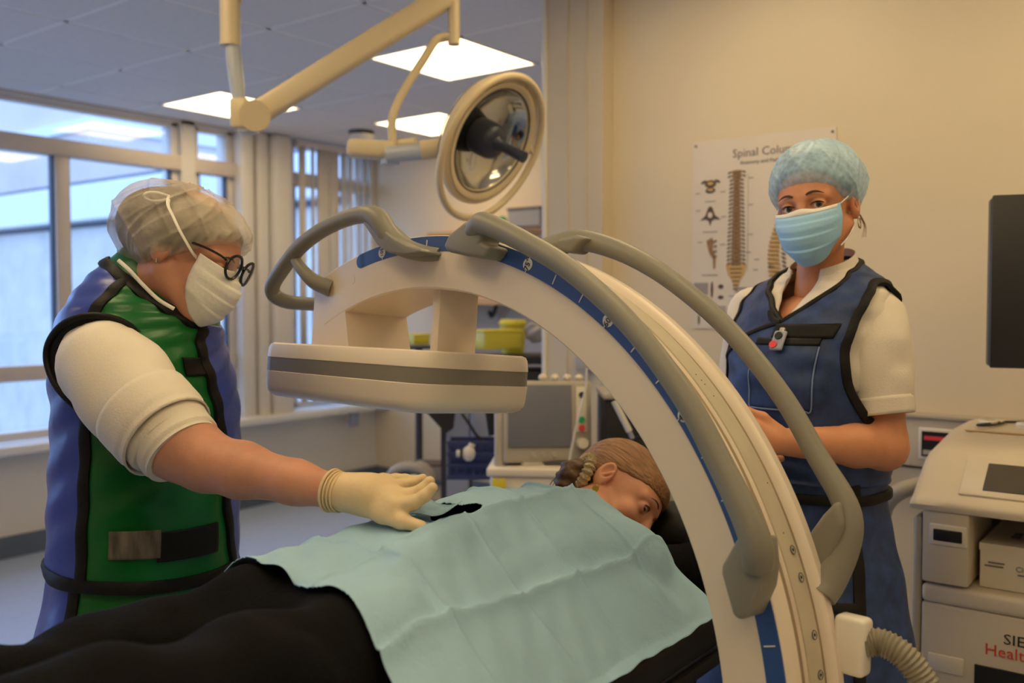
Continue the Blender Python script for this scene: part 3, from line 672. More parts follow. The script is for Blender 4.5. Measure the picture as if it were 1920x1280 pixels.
def head_sdf(p, neck_to, neck_r=(.052, .058), fem=True, lids=True):
    d = el(p, (0, -.014, .036), (.074, .094, .086))
    d = smin(d, el(p, (0, .030, -.030), (.0585, .062, .076)), .03)
    d = smin(d, el(p, (0, .055, .030), (.055, .036, .040)), .025)                # forehead
    for s in (-1, 1):
        d = smin(d, rc(p, (s*.056, .000, -.045), (s*.018, .066, -.094), .018, .017), .022)
        d = smin(d, el(p, (s*.036, .062, -.030), (.024, .022, .022)), .016)
        d = smin(d, rc(p, (s*.012, .089, .020), (s*.046, .074, .018), .0085, .008), .012)
    d = smin(d, el(p, (0, .070, -.098), (.020, .016, .016)), .016)
    for s in (-1, 1): d = smax(d, -el(p, (s*.0315, .098, .002), (.0165, .014, .0115)), .010)   # sockets
    d = smin(d, rc(p, (0, .087, .012), (0, .107, -.028), .0085, .0105), .010)
    for s in (-1, 1): d = smin(d, el(p, (s*.0115, .097, -.034), (.0085, .010, .007)), .006)
    d = smin(d, el(p, (0, .086, -.064), (.022, .010, .0055)), .006); d = smin(d, el(p, (0, .085, -.075), (.019, .010, .006)), .006)
    if lids:
        for s in (-1, 1):
            lid = el(p, (s*.0315, .0800, .002), (.0148, .0140, .0136))
            lid = smax(lid, -el(p, (s*.0315, .0965, .0008), (.0138, .012, .0060)), .0015)
            d = smin(d, lid, .004)
    nt = np.asarray(neck_to, float)
    d = smin(d, rc(p, (0, -.018, -.055), nt, neck_r[0], neck_r[1]), .025)
    for s in (-1, 1):                                                             # ears
        e = el(p, (s*.0775, -.010, -.004), (.010, .0185, .031)); e = smax(e, -el(p, (s*.0870, -.005, .003), (.0115, .0120, .0195)), .002)
        e = smin(e, rc(p, (s*.081, .003, .006), (s*.081, -.009, -.010), .0035, .0035), .003)
        d = smin(d, e, .007)
    return d
def head_geo(O, R, neck_to, h=.0022, lo=None, **k):
    nt = np.asarray(neck_to); l = np.minimum((-.10, -.12, -.13), nt-.07); u = np.maximum((.10, .13, .135), nt+.07)
    return xform(nets(lambda p: head_sdf(p, neck_to, **k), l, u, h), O, R)
def to_local(q, O, R): return np.asarray(R).T @ (np.asarray(q)-np.asarray(O))
def eyes(parent, O, R, look, m_iris='iris', sides=(-1, 1), brow_y=.0):
    for s in sides:
        c = np.array([s*.0315, .0795, .002]); w = c @ R.T + O
        e = obj('eyeball', ellip(w, (.0122,)*3, n=20, m=14), M['eye_white'], parent)
        lk = nrm(np.asarray(look)); Re = frame_from(lk, R[:, 2]); Rz = np.stack([Re[:, 0], Re[:, 2]*-1, Re[:, 1]], 1)
        obj('iris', lathe([(.0001, .01238), (.0030, .01235), (.0060, .01130), (.0061, .0108)], w, Rz, 20), M[m_iris], e)
        obj('pupil', lathe([(.0001, .01262), (.0026, .01250), (.0027, .0120)], w, Rz, 16), M['pupil'], e)
        # lash line
        t = np.linspace(-1, 1, 12); arc = np.stack([s*.0315 + .0145*t, .0938 - .006*t*t + .001, .0060 + .0018*(1-t*t) - .0028*np.abs(t)**3], 1)
        obj('lashes', tube(xform((arc, []), O, R)[0], .0011*(1.25-t*t*.6), 6), M['pupil'], parent)
        b = np.stack([s*(.0135+.0175*(t+1)), .1005 - .0105*((t+1)/2)**1.6, .0245 + .0050*np.sin(((t+1)/2)*3.0) - .003*((t+1)/2)**2], 1)
        obj('eyebrow', tube(xform((b, []), O, R)[0], np.interp(t, [-1, -.6, .3, 1], [.0014, .0028, .0022, .0006]), 8, flat=.6), M['brow'], parent)

# head and neck
hg = head_geo(HO, HR, to_local((1.53, 1.0, .99), HO, HR), neck_r=(.05, .056))
tors = nets(lambda p: smin(smin(smin(el(p, (.90, .97, .945), (.15, .13, .065)), el(p, (1.08, .975, .95), (.22, .14, .085)), .06), el(p, (1.33, .98, .96), (.24, .165, .095)), .06),
            rc(p, (1.46, .86, .945), (1.46, 1.12, .945), .06, .06), .05), (.6, .7, .82), (1.65, 1.25, 1.1), .012)
pb = obj('body', join(hg, tors), M['skin_c'], pat, angle=180)
eyes(pat, HO, HR, VC(.05, -.35, .94), sides=(1,))
# hair: cap over the skull, bun, wisps
def hair_sdf(p):
    d = el(p, (0, -.020, .038), (.0800, .098, .086)); d = smin(d, el(p, (0, -.045, -.005), (.068, .070, .060)), .02)
    d = smin(d, el(p, (0, .034, .046), (.068, .0635, .054)), .012)
    cutp = np.minimum(.22*p[1] - .975*(p[2]-.022), np.maximum(p[1]+.022, -p[2]-.060))    # hairline: above ear to forehead, and nape
    d = smax(d, cutp, .006); d = smax(d, -el(p, (.085, -.004, -.012), (.020, .026, .036)), .006); d = smax(d, -el(p, (-.085, -.004, -.012), (.020, .026, .036)), .006)
    ang = np.arctan2(p[0], p[2]+.02); d = d + .0005*np.sin(ang*60 + p[1]*25)
    return d
hair = obj('hair', xform(nets(hair_sdf, (-.1, -.14, -.09), (.1, .11, .15), .0026), HO, HR), M['hair_blond'], pat, angle=180)
bunO = P(1074, 890, 1.98)
bun_v, bun_f = [], []
obj('hair_bun', nets(lambda p: smin(smin(el(p, bunO, (.030, .030, .034)), el(p, bunO+np.array([-.006, .012, -.018]), (.026, .026, .026)), .01), el(p, bunO+np.array([.01, -.012, .012]), (.022, .02, .022)), .008)
    + .0022*np.sin(p[0]*260+p[2]*140) + .0015*np.sin(p[2]*330), bunO-.06, bunO+.06, .003), M['hair_mid'], hair, angle=180)
scc = P(1094, 884, 1.97); sd = nrm(HO-bunO); su = nrm(np.cross(sd, VC(0, 0, 1)))
sv_ = np.cross(sd, su); tt = np.linspace(0, 2*np.pi, 60)
ring = scc + np.outer(np.cos(tt)*.030, su) + np.outer(np.sin(tt)*.024, sv_)
obj('scrunchie', tube(ring, .0115 + .0018*np.sin(tt*17) + .001*np.sin(tt*41), 12), M['scrunchie'], hair)
for k in range(9):
    a = P(1106+8*k, 906-3*k, 1.955); b = P(1150+9*k, 862+4*k, 1.925)
for k in range(0):
    a = np.array([.073, .024+.004*k, .03-.012*k]); b = np.array([.066, .058+.003*k, -.004-.006*k]); c = np.array([.064, .070+.004*k, -.022-.010*k])
    pts = xform((catmull([a, (a+b)/2+[.004, 0, 0], b, c], 10), []), HO, HR)[0]; obj('loose_strand', tube(pts, np.linspace(.0016, .0005, 10), 5), M['hair_blond'], hair)
for k in range(5):
    obj('loose_strand', tube(catmull([bunO+np.array([0, 0, -.01*k+.01]), bunO+VC(-1, -.2-.2*k, .1)*.04, bunO+VC(-1, -.6-.2*k, .2)*.065], 8), np.linspace(.0012, .0004, 8), 5), M['hair_dark'], hair)
# earring
er0 = xform((np.array([[.086, -.004, -.034]]), []), HO, HR)[0][0]
ear = obj('earring', tube(er0 - FWH*.012 + np.array([RGT*math.cos(a)*.004 + ZUP*(math.sin(a)*.007-.006) for a in np.linspace(0, 6.28, 14)]), .0007, 6), M['gold'], pat)
obj('earring_disc', disc(er0 - ZUP*.009 - RGT*.004 - FWH*.020, VC(.1, .1, 1), .0068, .0012, 24), M['gold'], ear)
# black top with sleeves
def top_sdf(p):
    d = el(p, (1.08, .975, .955), (.24, .155, .098)); d = smin(d, el(p, (1.33, .985, .962), (.24, .165, .104)), .06)
    d = smin(d, rc(p, (1.45, .84, .945), (1.45, 1.13, .945), .07, .07), .05)
    d = smin(d, chain(p, [(1.48, .85, .925), (1.66, .785, .912), (1.76, .85, .912)], [.050, .044, .040], .03), .03)
    d = smin(d, chain(p, [(1.49, 1.13, .955), (1.66, 1.20, .925), (1.78, 1.14, .92)], [.062, .050, .042], .03), .03)
    return smax(d, -(p[2]-TZ-.002), .004)
obj('black_top', nets(top_sdf, (.75, .68, .85), (1.9, 1.3, 1.1), .009), M['black_trouser'], pat, angle=180)
# trousers
NL = [(.84, .885, .955), (.66, .865, .968), (.44, .85, .985), (.20, .84, .99), (-.15, .83, 1.01)]
FL = [(.84, 1.085, .950), (.66, 1.11, .935), (.44, 1.135, .945), (.20, 1.15, .96), (-.15, 1.16, .98)]
def trouser_sdf(p):
    d = el(p, (.88, .970, .950), (.16, .18, .092))
    d = smin(d, el(p, (.835, .880, .962), (.10, .085, .084)), .03); d = smin(d, el(p, (.835, 1.075, .955), (.105, .09, .082)), .03)
    d = smin(d, chain(p, NL, [.080, .090, .096, .082, .07], .04), .035); d = smin(d, chain(p, FL, [.085, .084, .082, .074, .066], .04), .035)
    x, y, z = p
    d = d + .0050*np.sin(x*26 + y*30 + z*10)*np.sin(y*21 - x*9 + 1.3) + .0030*np.sin(x*47 - y*38 + 2) + .006*np.exp(-((x-.66+(y-.9)*.5)/.03)**2)
    return smax(d, -(z-TZ-.003), .006)
obj('trousers', nets(trouser_sdf, (-.32, .68, .85), (1.1, 1.32, 1.15), .009), M['black_trouser'], pat, angle=180)
for cy, z in ((.83, 1.01), (1.16, .98)):
    obj('sock', nets(lambda p: chain(p, [(-.14, cy, z), (-.28, cy, z-.01), (-.36, cy, z-.05), (-.44, cy, z-.11)], [.05, .042, .045, .03], .03), (-.5, cy-.1, z-.2), (-.05, cy+.1, z+.1), .009), M['black_fabric'], pat, angle=180)
# head cushion
cu = thing('head_cushion', (1.80, .98, TZ), 'black padded cushion under the patient head', 'cushion')
obj('pad', nets(lambda p: smin(el(p, (1.82, .935, .915), (.075, .10, .075)), el(p, (1.78, 1.10, .90), (.10, .16, .045)), .04), (1.6, .8, TZ-.005), (1.95, 1.3, 1.05), .008), M['pad'], cu, angle=180)

# drape ----------------------------------------------------------------
def drape_h(X, Y):
    top = np.interp(X, [.74, .82, .95, 1.05, 1.2, 1.35, 1.5, 1.56], [1.055, 1.060, 1.070, 1.084, 1.096, 1.088, 1.058, 1.048])
    yc = .985; s = np.abs(Y-yc)
    w = np.interp(X, [.74, .85, 1.0, 1.2, 1.4, 1.56], [.33, .33, .30, .275, .285, .29]); s0 = np.interp(X, [.74, .9, 1.1, 1.5], [.11, .10, .045, .05])
    t = (s-s0)/(w-s0); t = np.where(t > 0, t, 0); t = np.sqrt(t*t+.006)-.0775*np.exp(-t*8); t = np.clip(t, 0, 1.25)
    z = top - (top-TZ-.014)*np.where(t < 1, t**1.12, 1+(t-1)*.3)
    cl = np.clip((1.0-X)/.22, 0, 1); z = z - .030*cl*np.exp(-((Y-.958)/.030)**2) - .006*cl*np.exp(-((Y-1.09)/.06)**2)
    # folds left by packing: ridges running along and across
    def ridge(d, hgt, wd): return hgt*np.exp(-np.abs(d)/wd)
    z = z + ridge(Y-.800-.01*np.sin(X*7), .014, .006) + ridge(Y-.932-.006*np.sin(X*9), .010, .006) - ridge(Y-.87, .002, .01)
    for xc, hh in ((1.243, .0095), (1.405, .0085), (1.10, .005), (.93, .008)): z = z + ridge(X-xc-.008*np.sin(Y*14), hh, .005)*np.clip((Y-.70)/.08, 0, 1)
    z = z + .0035*np.sin(X*23+Y*11)*np.sin(Y*27-X*6+1) + .002*np.sin(X*51+1.7)*np.sin(Y*43+X*13) + .0012*np.sin(X*97-Y*71)
    z = z + .010*np.exp(-(((X-1.395)/.03)**2+((Y-.755)/.03)**2)) + .006*np.exp(-(((X-1.36)/.02)**2+((Y-.90)/.02)**2)) + .008*np.exp(-(((X-.95)/.018)**2+((Y-.92)/.018)**2))
    # raised lip around the window in the drape
    z = z + .014*np.exp(-(((X-1.085)/.050)**2 + ((Y-.912)/.016)**2)) + .010*np.exp(-(((X-1.13)/.05)**2 + ((Y-1.005)/.016)**2))
    return z
nx, ny = 280, 230; xs = np.linspace(0, 1, nx); ys = np.linspace(.688, 1.33, ny); Vd = np.zeros((nx, ny, 3))
for j, y in enumerate(ys):
    x0 = np.interp(y, [.688, .75, .86, .95, 1.08, 1.33], [.775, .775, .797, .805, .825, .81]); x1 = np.interp(y, [.688, .86, .95, 1.33], [1.515, 1.512, 1.488, 1.47])
    Vd[:, j, 0] = x0+(x1-x0)*xs; Vd[:, j, 1] = y
zg = np.linspace(.86, 1.14, 113); pg = (Vd[:, :, None, 0], Vd[:, :, None, 1], zg[None, None, :])
occ = (trouser_sdf(pg) < .006) | (top_sdf(pg) < .006); bh = np.where(occ.any(2), zg[112-np.argmax(occ[:, :, ::-1], axis=2)], 0)
for _ in range(3): bh[1:-1, 1:-1] = np.maximum(bh[1:-1, 1:-1], .25*(bh[2:, 1:-1]+bh[:-2, 1:-1]+bh[1:-1, 2:]+bh[1:-1, :-2]))
zt_ = drape_h(Vd[..., 0], Vd[..., 1]); lift = np.maximum(bh+.005-zt_, 0)
for _ in range(10): lift[1:-1, 1:-1] = np.maximum(np.maximum(bh+.003-zt_, 0)[1:-1, 1:-1], .25*(lift[2:, 1:-1]+lift[:-2, 1:-1]+lift[1:-1, 2:]+lift[1:-1, :-2]))
print('drape lift max', lift.max(), (lift > .002).mean())
Vd[..., 2] = zt_ + lift
gv, gf = grid(Vd); ce = np.array([gv[q].mean(0) for q in gf])
hole = ((ce[:, 0]-1.122)/.050)**2 + ((ce[:, 1]-.962)/.034)**2 < 1
dr = thing('surgical_drape', (1.1, .98, TZ), 'pale blue-green fenestrated paper drape covering the patient back', 'drape')
obj('sheet', (gv, [q for q, h in zip(gf, hole) if not h]), M['drape'], dr, angle=180, solid=.0012)
obj('window_film', grid(np.array([[[1.050+.046*a, .928+.072*b, drape_h(np.array(1.050+.046*a), np.array(.928+.072*b))+.011+.010*a*a] for b in np.linspace(0, 1, 8)] for a in np.linspace(0, 1, 8)])), M['film'], dr, solid=.0006)

# ================================================================== PEOPLE
class Loft:
    """garment surface: sections (z, y centre, half width, front depth, back depth, exponent, tilt) around a standing body"""
    def __init__(s, secs, O, R, wr=None):
        s.s = np.asarray(secs, float); s.O = np.asarray(O, float); s.R = np.asarray(R); s.wr = wr
    def sec(s, v):
        v = np.asarray(v, float); n = len(s.s)-1; i = np.clip(v.astype(int), 0, n-1); f = (v-i)[..., None]
        a = s.s[np.clip(i-1, 0, n)]; b = s.s[i]; c = s.s[i+1]; d = s.s[np.clip(i+2, 0, n)]
        return .5*(2*b + (c-a)*f + (2*a-5*b+4*c-d)*f*f + (3*b-a-3*c+d)*f**3)
    def pt(s, th, v, off=0.):
        th = np.radians(np.asarray(th, float)); th, v = np.broadcast_arrays(th, np.asarray(v, float)); q = s.sec(v); n = q[..., 5]
        sx, cx = np.sin(th), np.cos(th); x = (q[..., 2]+off)*np.sign(sx)*np.abs(sx)**(2/n); hd = np.where(cx > 0, q[..., 3], q[..., 4])+off
        y = hd*np.sign(cx)*np.abs(cx)**(2/n); z = q[..., 0] + q[..., 6]*y
        if s.wr is not None:
            k = 1 + s.wr(np.degrees(th), v)/(np.hypot(x, y)+.05); x, y = x*k, y*k
        return np.stack([x, y+q[..., 1], z], -1) @ s.R.T + s.O
    def nor(s, th, v):
        e = .5; a = s.pt(np.asarray(th)+e, v)-s.pt(np.asarray(th)-e, v); b = s.pt(th, np.asarray(v)+.03)-s.pt(th, np.asarray(v)-.03); n = np.cross(a, b)
        n = n/(np.linalg.norm(n, axis=-1, keepdims=True)+1e-12); c = s.pt(th, v, .01)-s.pt(th, v); sg = np.sign(np.sum(n*c, -1, keepdims=True)); return n*np.where(sg == 0, 1, sg)
    def vz(s, z): return float(np.interp(z, s.s[:, 0], np.arange(len(s.s))))
    def panel(s, t0, t1, v0, v1, nt=40, nv=40, off=0.):
        v = np.linspace(v0, v1, nv); a = np.array([t0(x) if callable(t0) else t0 for x in v]); b = np.array([t1(x) if callable(t1) else t1 for x in v])
        u = np.linspace(0, 1, nt); th = a[:, None]+(b-a)[:, None]*u[None, :]; V = s.pt(th, v[:, None]+0*th, off); g = grid(V)
        return g[0], [q[::-1] for q in g[1]]
    def band(s, path, width, n=80, off=.006, thick=.005, closed=False):
        c = catmull([(a, b, 0) for a, b in path], n); return strip(s.pt(c[:, 0], c[:, 1], off), s.nor(c[:, 0], c[:, 1]), width, thick, closed)
def sleeve(pts, rad, O=None, n=44, m=28, wrk=.05, seed=0, up=None, flat=1.0):
    r = np.interp(np.linspace(0, 1, n), np.linspace(0, 1, len(rad)), rad); ph = seed*1.7
    def dsp(t, a): return 1 + wrk*(np.sin(2*a+9*t+ph)*np.sin(7*t+ph)*.8 + .6*np.sin(3*a-16*t+ph*2) + .35*np.sin(5*a+24*t+ph)*t - 1.1*(1-np.abs(np.sin(1.5*a-7*t+ph)))**6*np.sin(np.pi*min(1, t*1.3)))
    return tube(catmull(pts, n), r, m, up=up, flat=flat, disp=dsp)
def mask_geo(O, R, w=.071, z0=.004, z1=-.112, pleat=.0026, n=41, m=46, white=False):
    """pleated face mask wrapped round the lower face"""
    V = np.zeros((m, n, 3)); T = np.linspace(0, 1, m)
    for i, t in enumerate(T):
        z = z0+(z1-z0)*t; yc = np.interp(t, [0, .12, .35, .6, .85, 1], [.1055, .1165, .1265, .121, .108, .088]); ww = w*np.interp(t, [0, .3, .7, 1], [.95, .97, .86, .52])
        ys = np.interp(t, [0, .5, 1], [.054, .050, .058])
        saw = pleat*(1-((t*4.2) % 1.0))**1.5*1.4*(.1 < t)*(t < .95)
        for j, u in enumerate(np.linspace(-1, 1, n)):
            x = ww*math.sin(u*math.pi/2*.97); c = math.cos(u*math.pi/2*.97)
            y = ys+(yc-ys)*(c**.92) + saw*c; zz = z + .010*(1-c)*(1-t) + .030*(1-c)*t + (.006*math.exp(-(u/.22)**2) if t < .05 else 0)
            if z0 > zz > -.01: y = max(y, .0)
            V[i, j] = (x, y, zz)
    g = grid(V); return xform(g, O, R)
def mask_corner(O, R, s, top, w=.071): 
    q = np.array([s*w*.985, .036, .012 if top else -.100]); q[0] *= (1 if top else .74); q[1] = .036 if top else .054
    return q @ R.T + O

# ------------------------------------------------------------------ hands
def hand_sdf_pts(wrist, palm, fingers, thumb, pr=.026):
    def f(p):
        d = rc(p, wrist, palm, .026, .024)
        for ch, r in fingers:
            d = smin(d, rc(p, palm*.55+wrist*.45, ch[0], .016, r[0]+.003), .016)
        for ch, r in fingers: 
            e = chain(p, ch, r, .004); d = smin(d, e, .005)
        d = smin(d, chain(p, thumb[0], thumb[1], .006), .012)
        return d
    return f
def hand_geo(wrist, palm, fingers, thumb, h=.0022, extra=None):
    allp = np.array([wrist, palm]+[q for ch, r in fingers for q in ch]+list(thumb[0])); f = hand_sdf_pts(wrist, palm, fingers, thumb)
    g = (lambda p: smin(f(p), extra(p), .008)) if extra else f
    return nets(g, allp.min(0)-.045, allp.max(0)+.04, h)
def simple_hand(wrist, fdir, pdir, side):
    """relaxed slightly curled hand; fdir fingers, pdir palm normal, side: direction of the thumb"""
    fd = nrm(fdir); sd = nrm(side-fd*(side@fd)); pd = nrm(pdir-fd*(pdir@fd)-sd*(pdir@sd)); palm = wrist+fd*.055; fs = []
    for k, (o, L) in enumerate(((.030, .95), (.010, 1.05), (-.010, 1.0), (-.028, .8))):
        a = wrist+fd*.085+sd*o; b = a+(fd*.9+pd*.35)*.038*L; c = b+(fd*.55+pd*.8)*.026*L; e = c+(fd*.2+pd*.95)*.02*L; fs.append(([a, b, c, e], [.0095, .009, .0085, .0075]))
    th = ([wrist+fd*.02+sd*.02, wrist+fd*.05+sd*.042+pd*.01, wrist+fd*.078+sd*.05+pd*.022, wrist+fd*.098+sd*.048+pd*.03], [.014, .0115, .0105, .0085])
    return palm, fs, th

# ================================================================== clinician in green (left)
FD = VP_(268, math.cos(math.radians(15)), 0, math.sin(math.radians(15))); O1 = P(268, 640, 1.86)*[1, 1, 0]; R1 = frame_from(FD, ZUP)
p1 = thing('person', O1, 'clinician in green and blue lead apron, white bouffant cap and glasses reaching over the patient', 'person')
HF1 = VP_(349, .81, -.404, .43); HR1 = frame_from(HF1, VP_(349, .44, .89, .04)); HO1 = P(349, 478, 1.80)
SH1 = P(190, 660, 1.73); EL1 = P(388, 866, 1.575); WR1 = P(634, 922, 1.465)
L1 = lambda x, y, z: np.array([x, y, z]) @ R1.T + O1
hg = head_geo(HO1, HR1, to_local(L1(0, .035, 1.42), HO1, HR1), neck_r=(.056, .062))
SHl = L1(-.16, -.01, 1.35); ELl = L1(-.235, -.02, 1.10); WRl = L1(-.225, .07, .90)
def body1(p):
    d = el(p, L1(0, -.01, 1.22), (.13, .13, .20)); d = smin(d, el(p, L1(0, -.01, .95), (.12, .12, .14)), .08); d = smin(d, rc(p, SH1, SHl, .045, .045), .06)
    d = smin(d, chain(p, [SH1, P(262, 752, 1.645), P(338, 832, 1.590), EL1, EL1*.72+WR1*.28, EL1*.3+WR1*.7, WR1], [.050, .060, .0605, .0480, .0445, .0335, .027], .02), .02)
    d = smin(d, chain(p, [SHl, ELl, WRl], [.058, .045, .028], .02), .02)
    for s in (-1, 1): d = smin(d, chain(p, [L1(s*.09, -.01, .90), L1(s*.09, .0, .48), L1(s*.09, -.02, .09)], [.06, .06, .045], .02), .03)
    return d
bl = np.minimum(np.minimum(SH1, WRl), L1(-.3, -.25, .05))-.12
blo = np.array([min(SH1[0], WR1[0], SHl[0], WRl[0])-.2, min(WR1[1], WRl[1], SH1[1])-.1, .04]); bhi = np.array([max(WR1[0], SHl[0], ELl[0])+.15, max(SHl[1], ELl[1], SH1[1])+.25, 1.50])
obj('body', join(hg, nets(body1, blo, bhi, .010)), M['skin_a'], p1, angle=180)
eyes(p1, HO1, HR1, HF1*.8 - HR1[:, 2]*.6)
# trousers and shoes
def trous(Lx, hw=.10, z0=.10, m='shirt'):
    return lambda p: smin(chain(p, [Lx(-hw, 0, .88), Lx(-hw, 0, .5), Lx(-hw, -.01, z0)], [.07, .075, .07], .02), chain(p, [Lx(hw, 0, .88), Lx(hw, 0, .5), Lx(hw, -.01, z0)], [.07, .075, .07], .02), .02)
def shoes(Lx, parent, mt, hw=.10):
    for s in (-1, 1):
        obj('shoe', nets(lambda p: smax(smin(chain(p, [Lx(s*hw, -.06, .045), Lx(s*hw, .05, .04), Lx(s*hw, .15, .03)], [.045, .046, .04], .02), rc(p, Lx(s*hw, -.04, .05), Lx(s*hw, -.03, .10), .045, .045), .02), -p[2]+.001, .004),
            Lx(s*hw, .04, .0)-[.2, .2, 0.01], Lx(s*hw, .04, .0)+[.2, .2, .17], .008), mt, parent, angle=180)
lo = L1(0, 0, 0)
obj('trousers', nets(trous(L1), lo+[-.3, -.3, .02], lo+[.3, .3, 1.0], .012), M['shirt'], p1, angle=180)
shoes(L1, p1, M['white_gloss'])
# lead vest
def wr1(th, v): return .0035*np.sin(th*.09+v*3.1)*np.sin(v*4.3+th*.035) + .0012*np.sin(v*7+th*.12+1)
S1 = [(.905, -.008, .185, .172, .165, 2.15, -.06), (1.0, -.006, .183, .175, .163, 2.15, -.03), (1.10, -.003, .180, .176, .160, 2.15, 0), (1.20, 0, .180, .172, .158, 2.15, 0), (1.28, -.003, .182, .164, .160, 2.15, -.05),
      (1.345, -.005, .180, .150, .150, 2.1, -.12), (1.395, .005, .162, .135, .130, 2.1, -.22), (1.43, .022, .135, .118, .112, 2.0, -.36), (1.452, .035, .105, .102, .095, 2.0, -.48), (1.468, .045, .090, .094, .085, 2.0, -.55)]
V1 = Loft(S1, O1, R1, wr1); top1 = len(S1)-1
ov = lambda v: np.interp(v, [0, .8, 2, 3.4, 4.5, 5.2, 6.2, 9], [3, 15, 23, 27, 29, 30, 28, 24])        # edge of the overlapping front panel
vest = obj('vest_front', V1.panel(ov, 108, 0, 8.2, 44, 60), M['green'], p1, angle=180, solid=.005, label='glossy green vest front panel')
obj('vest_back', V1.panel(108, 245, 0, 8.2, 50, 60), M['blue'], vest, angle=180, solid=.005)
obj('vest_overlap', V1.panel(-115, lambda v: ov(v)+1, -.22, 6.3, 50, 60, .006), M['blue'], vest, angle=180, solid=.005, label='blue overlapping vest front')
obj('vest_shoulder', V1.panel(-115, lambda v: ov(v)+1, 6.2, 8.2, 40, 20), M['green'], vest, angle=180, solid=.005)
obj('edge_binding', V1.band([(float(ov(v)), v) for v in np.linspace(-.2, 6.4, 12)], .024, off=.009), M['black_fabric'], vest)
obj('edge_binding', V1.band([(108, v) for v in np.linspace(0, 7.9, 9)], .022), M['black_fabric'], vest)
obj('edge_binding', V1.band([(t, .03) for t in np.linspace(10, 180, 12)], .024), M['black_fabric'], vest)
obj('edge_binding', V1.band([(t, -.20) for t in np.linspace(-100, 6, 8)], .022, off=.008), M['black_fabric'], vest)
obj('edge_binding', V1.band([(170, 8.1), (120, 7.9), (80, 7.3), (55, 6.8), (38, 6.4), (27, 6.1)], .022), M['black_fabric'], vest)
def patch(L, t0, t1, v0, v1, off=.006, n=10): g = L.panel(t0, t1, v0, v1, n, n, off); return g
obj('hook_patch', patch(V1, 27, 47, 4.15, 4.75, .007), M['black_fabric'], vest, solid=.004)
obj('waist_strap', patch(V1, 28, 68, .55, 1.05, .007, 20), M['black_fabric'], vest, solid=.004)
M['tape'] = mat('frayed_grey_tape', (104, 94, 82), .7, var=.45, vscale=60, stretch=(1, 1, .25), bump=.6, bscale=90)
obj('frayed_tape', patch(V1, 66, 92, .62, 1.10, .009, 14), M['tape'], vest, solid=.002)
# collar standing round the neck
SC = [(1.440, .030, .108, .108, .096, 2, -.50), (1.475, .052, .090, .095, .082, 2, -.56), (1.497, .066, .083, .088, .076, 2, -.60), (1.512, .074, .082, .086, .076, 2, -.62)]
VC1 = Loft(SC, O1, R1)
obj('collar', VC1.panel(-170, 190, 0, 3, 60, 14), M['green'], vest, angle=180, solid=.007)
obj('collar_lining', VC1.panel(-170, 190, 2.93, 3.05, 60, 3, .001), M['scrunchie'], vest, angle=180, solid=.004)
# armhole rim and dark lining seen behind the sleeve
D0 = 1.70
rim = [P(x, y, d) for x, y, d in ((255, 617, 1.70), (222, 600, 1.68), (188, 592, 1.67), (150, 594, 1.67), (115, 610, 1.68), (92, 640, 1.70), (87, 672, 1.71), (96, 706, 1.70), (115, 736, 1.69), (150, 770, 1.68), (200, 815, 1.68), (262, 850, 1.68), (310, 810, 1.70), (320, 730, 1.71), (295, 660, 1.71))]
inn = [P(x, y, d) for x, y, d in ((250, 630, 1.70), (220, 615, 1.69), (190, 612, 1.68), (168, 618, 1.685), (148, 635, 1.69), (132, 660, 1.70), (128, 685, 1.70), (132, 708, 1.70), (145, 730, 1.69), (170, 757, 1.69), (205, 795, 1.73), (255, 830, 1.73), (295, 800, 1.74), (305, 730, 1.74), (285, 670, 1.74))]
rimc = catmull(rim+rim[:1], 80); innc = catmull(inn+inn[:1], 80)
obj('armhole_lining', grid(np.stack([rimc*(1-t)+innc*t for t in np.linspace(0, 1, 5)], 1)), M['black_fabric'], vest, angle=180, solid=.003)
obj('armhole_binding', tube(rimc, .0062, 10), M['black_fabric'], vest)
# far armhole
rl = V1.pt(-90+38*np.cos(np.linspace(0, 6.28, 40)), 5.1+1.7*np.sin(np.linspace(0, 6.28, 40)), .006); obj('armhole_binding', tube(rl, .008, 8), M['black_fabric'], vest)
# skirt
def wrs(th, v): return .006*np.sin(th*.10+v*.8)*min(1, 1)+.002*np.sin(v*6+th*.05)
SS = [(.34, -.02, .265, .23, .235, 2.1, 0), (.55, -.02, .242, .212, .218, 2.1, 0), (.75, -.015, .208, .185, .190, 2.1, 0), (.88, -.012, .180, .162, .162, 2.1, 0), (.98, -.008, .165, .150, .148, 2.1, 0)]
K1 = Loft(SS, O1, R1, wrs); sk = obj('skirt_front', K1.panel(10, 112, 0, 4, 40, 40), M['green'], p1, angle=180, solid=.005, label='green apron skirt front')
obj('skirt_side', K1.panel(-120, 11, 0, 4, 40, 40), M['blue'], sk, angle=180, solid=.005); obj('skirt_back', K1.panel(112, 241, 0, 4, 40, 40), M['blue'], sk, angle=180, solid=.005)
for t in (12, 113): obj('edge_binding', K1.band([(t, v) for v in np.linspace(0, 4, 6)], .022), M['black_fabric'], sk)
obj('edge_binding', K1.band([(t, .02) for t in np.linspace(-180, 175, 20)], .022), M['black_fabric'], sk)
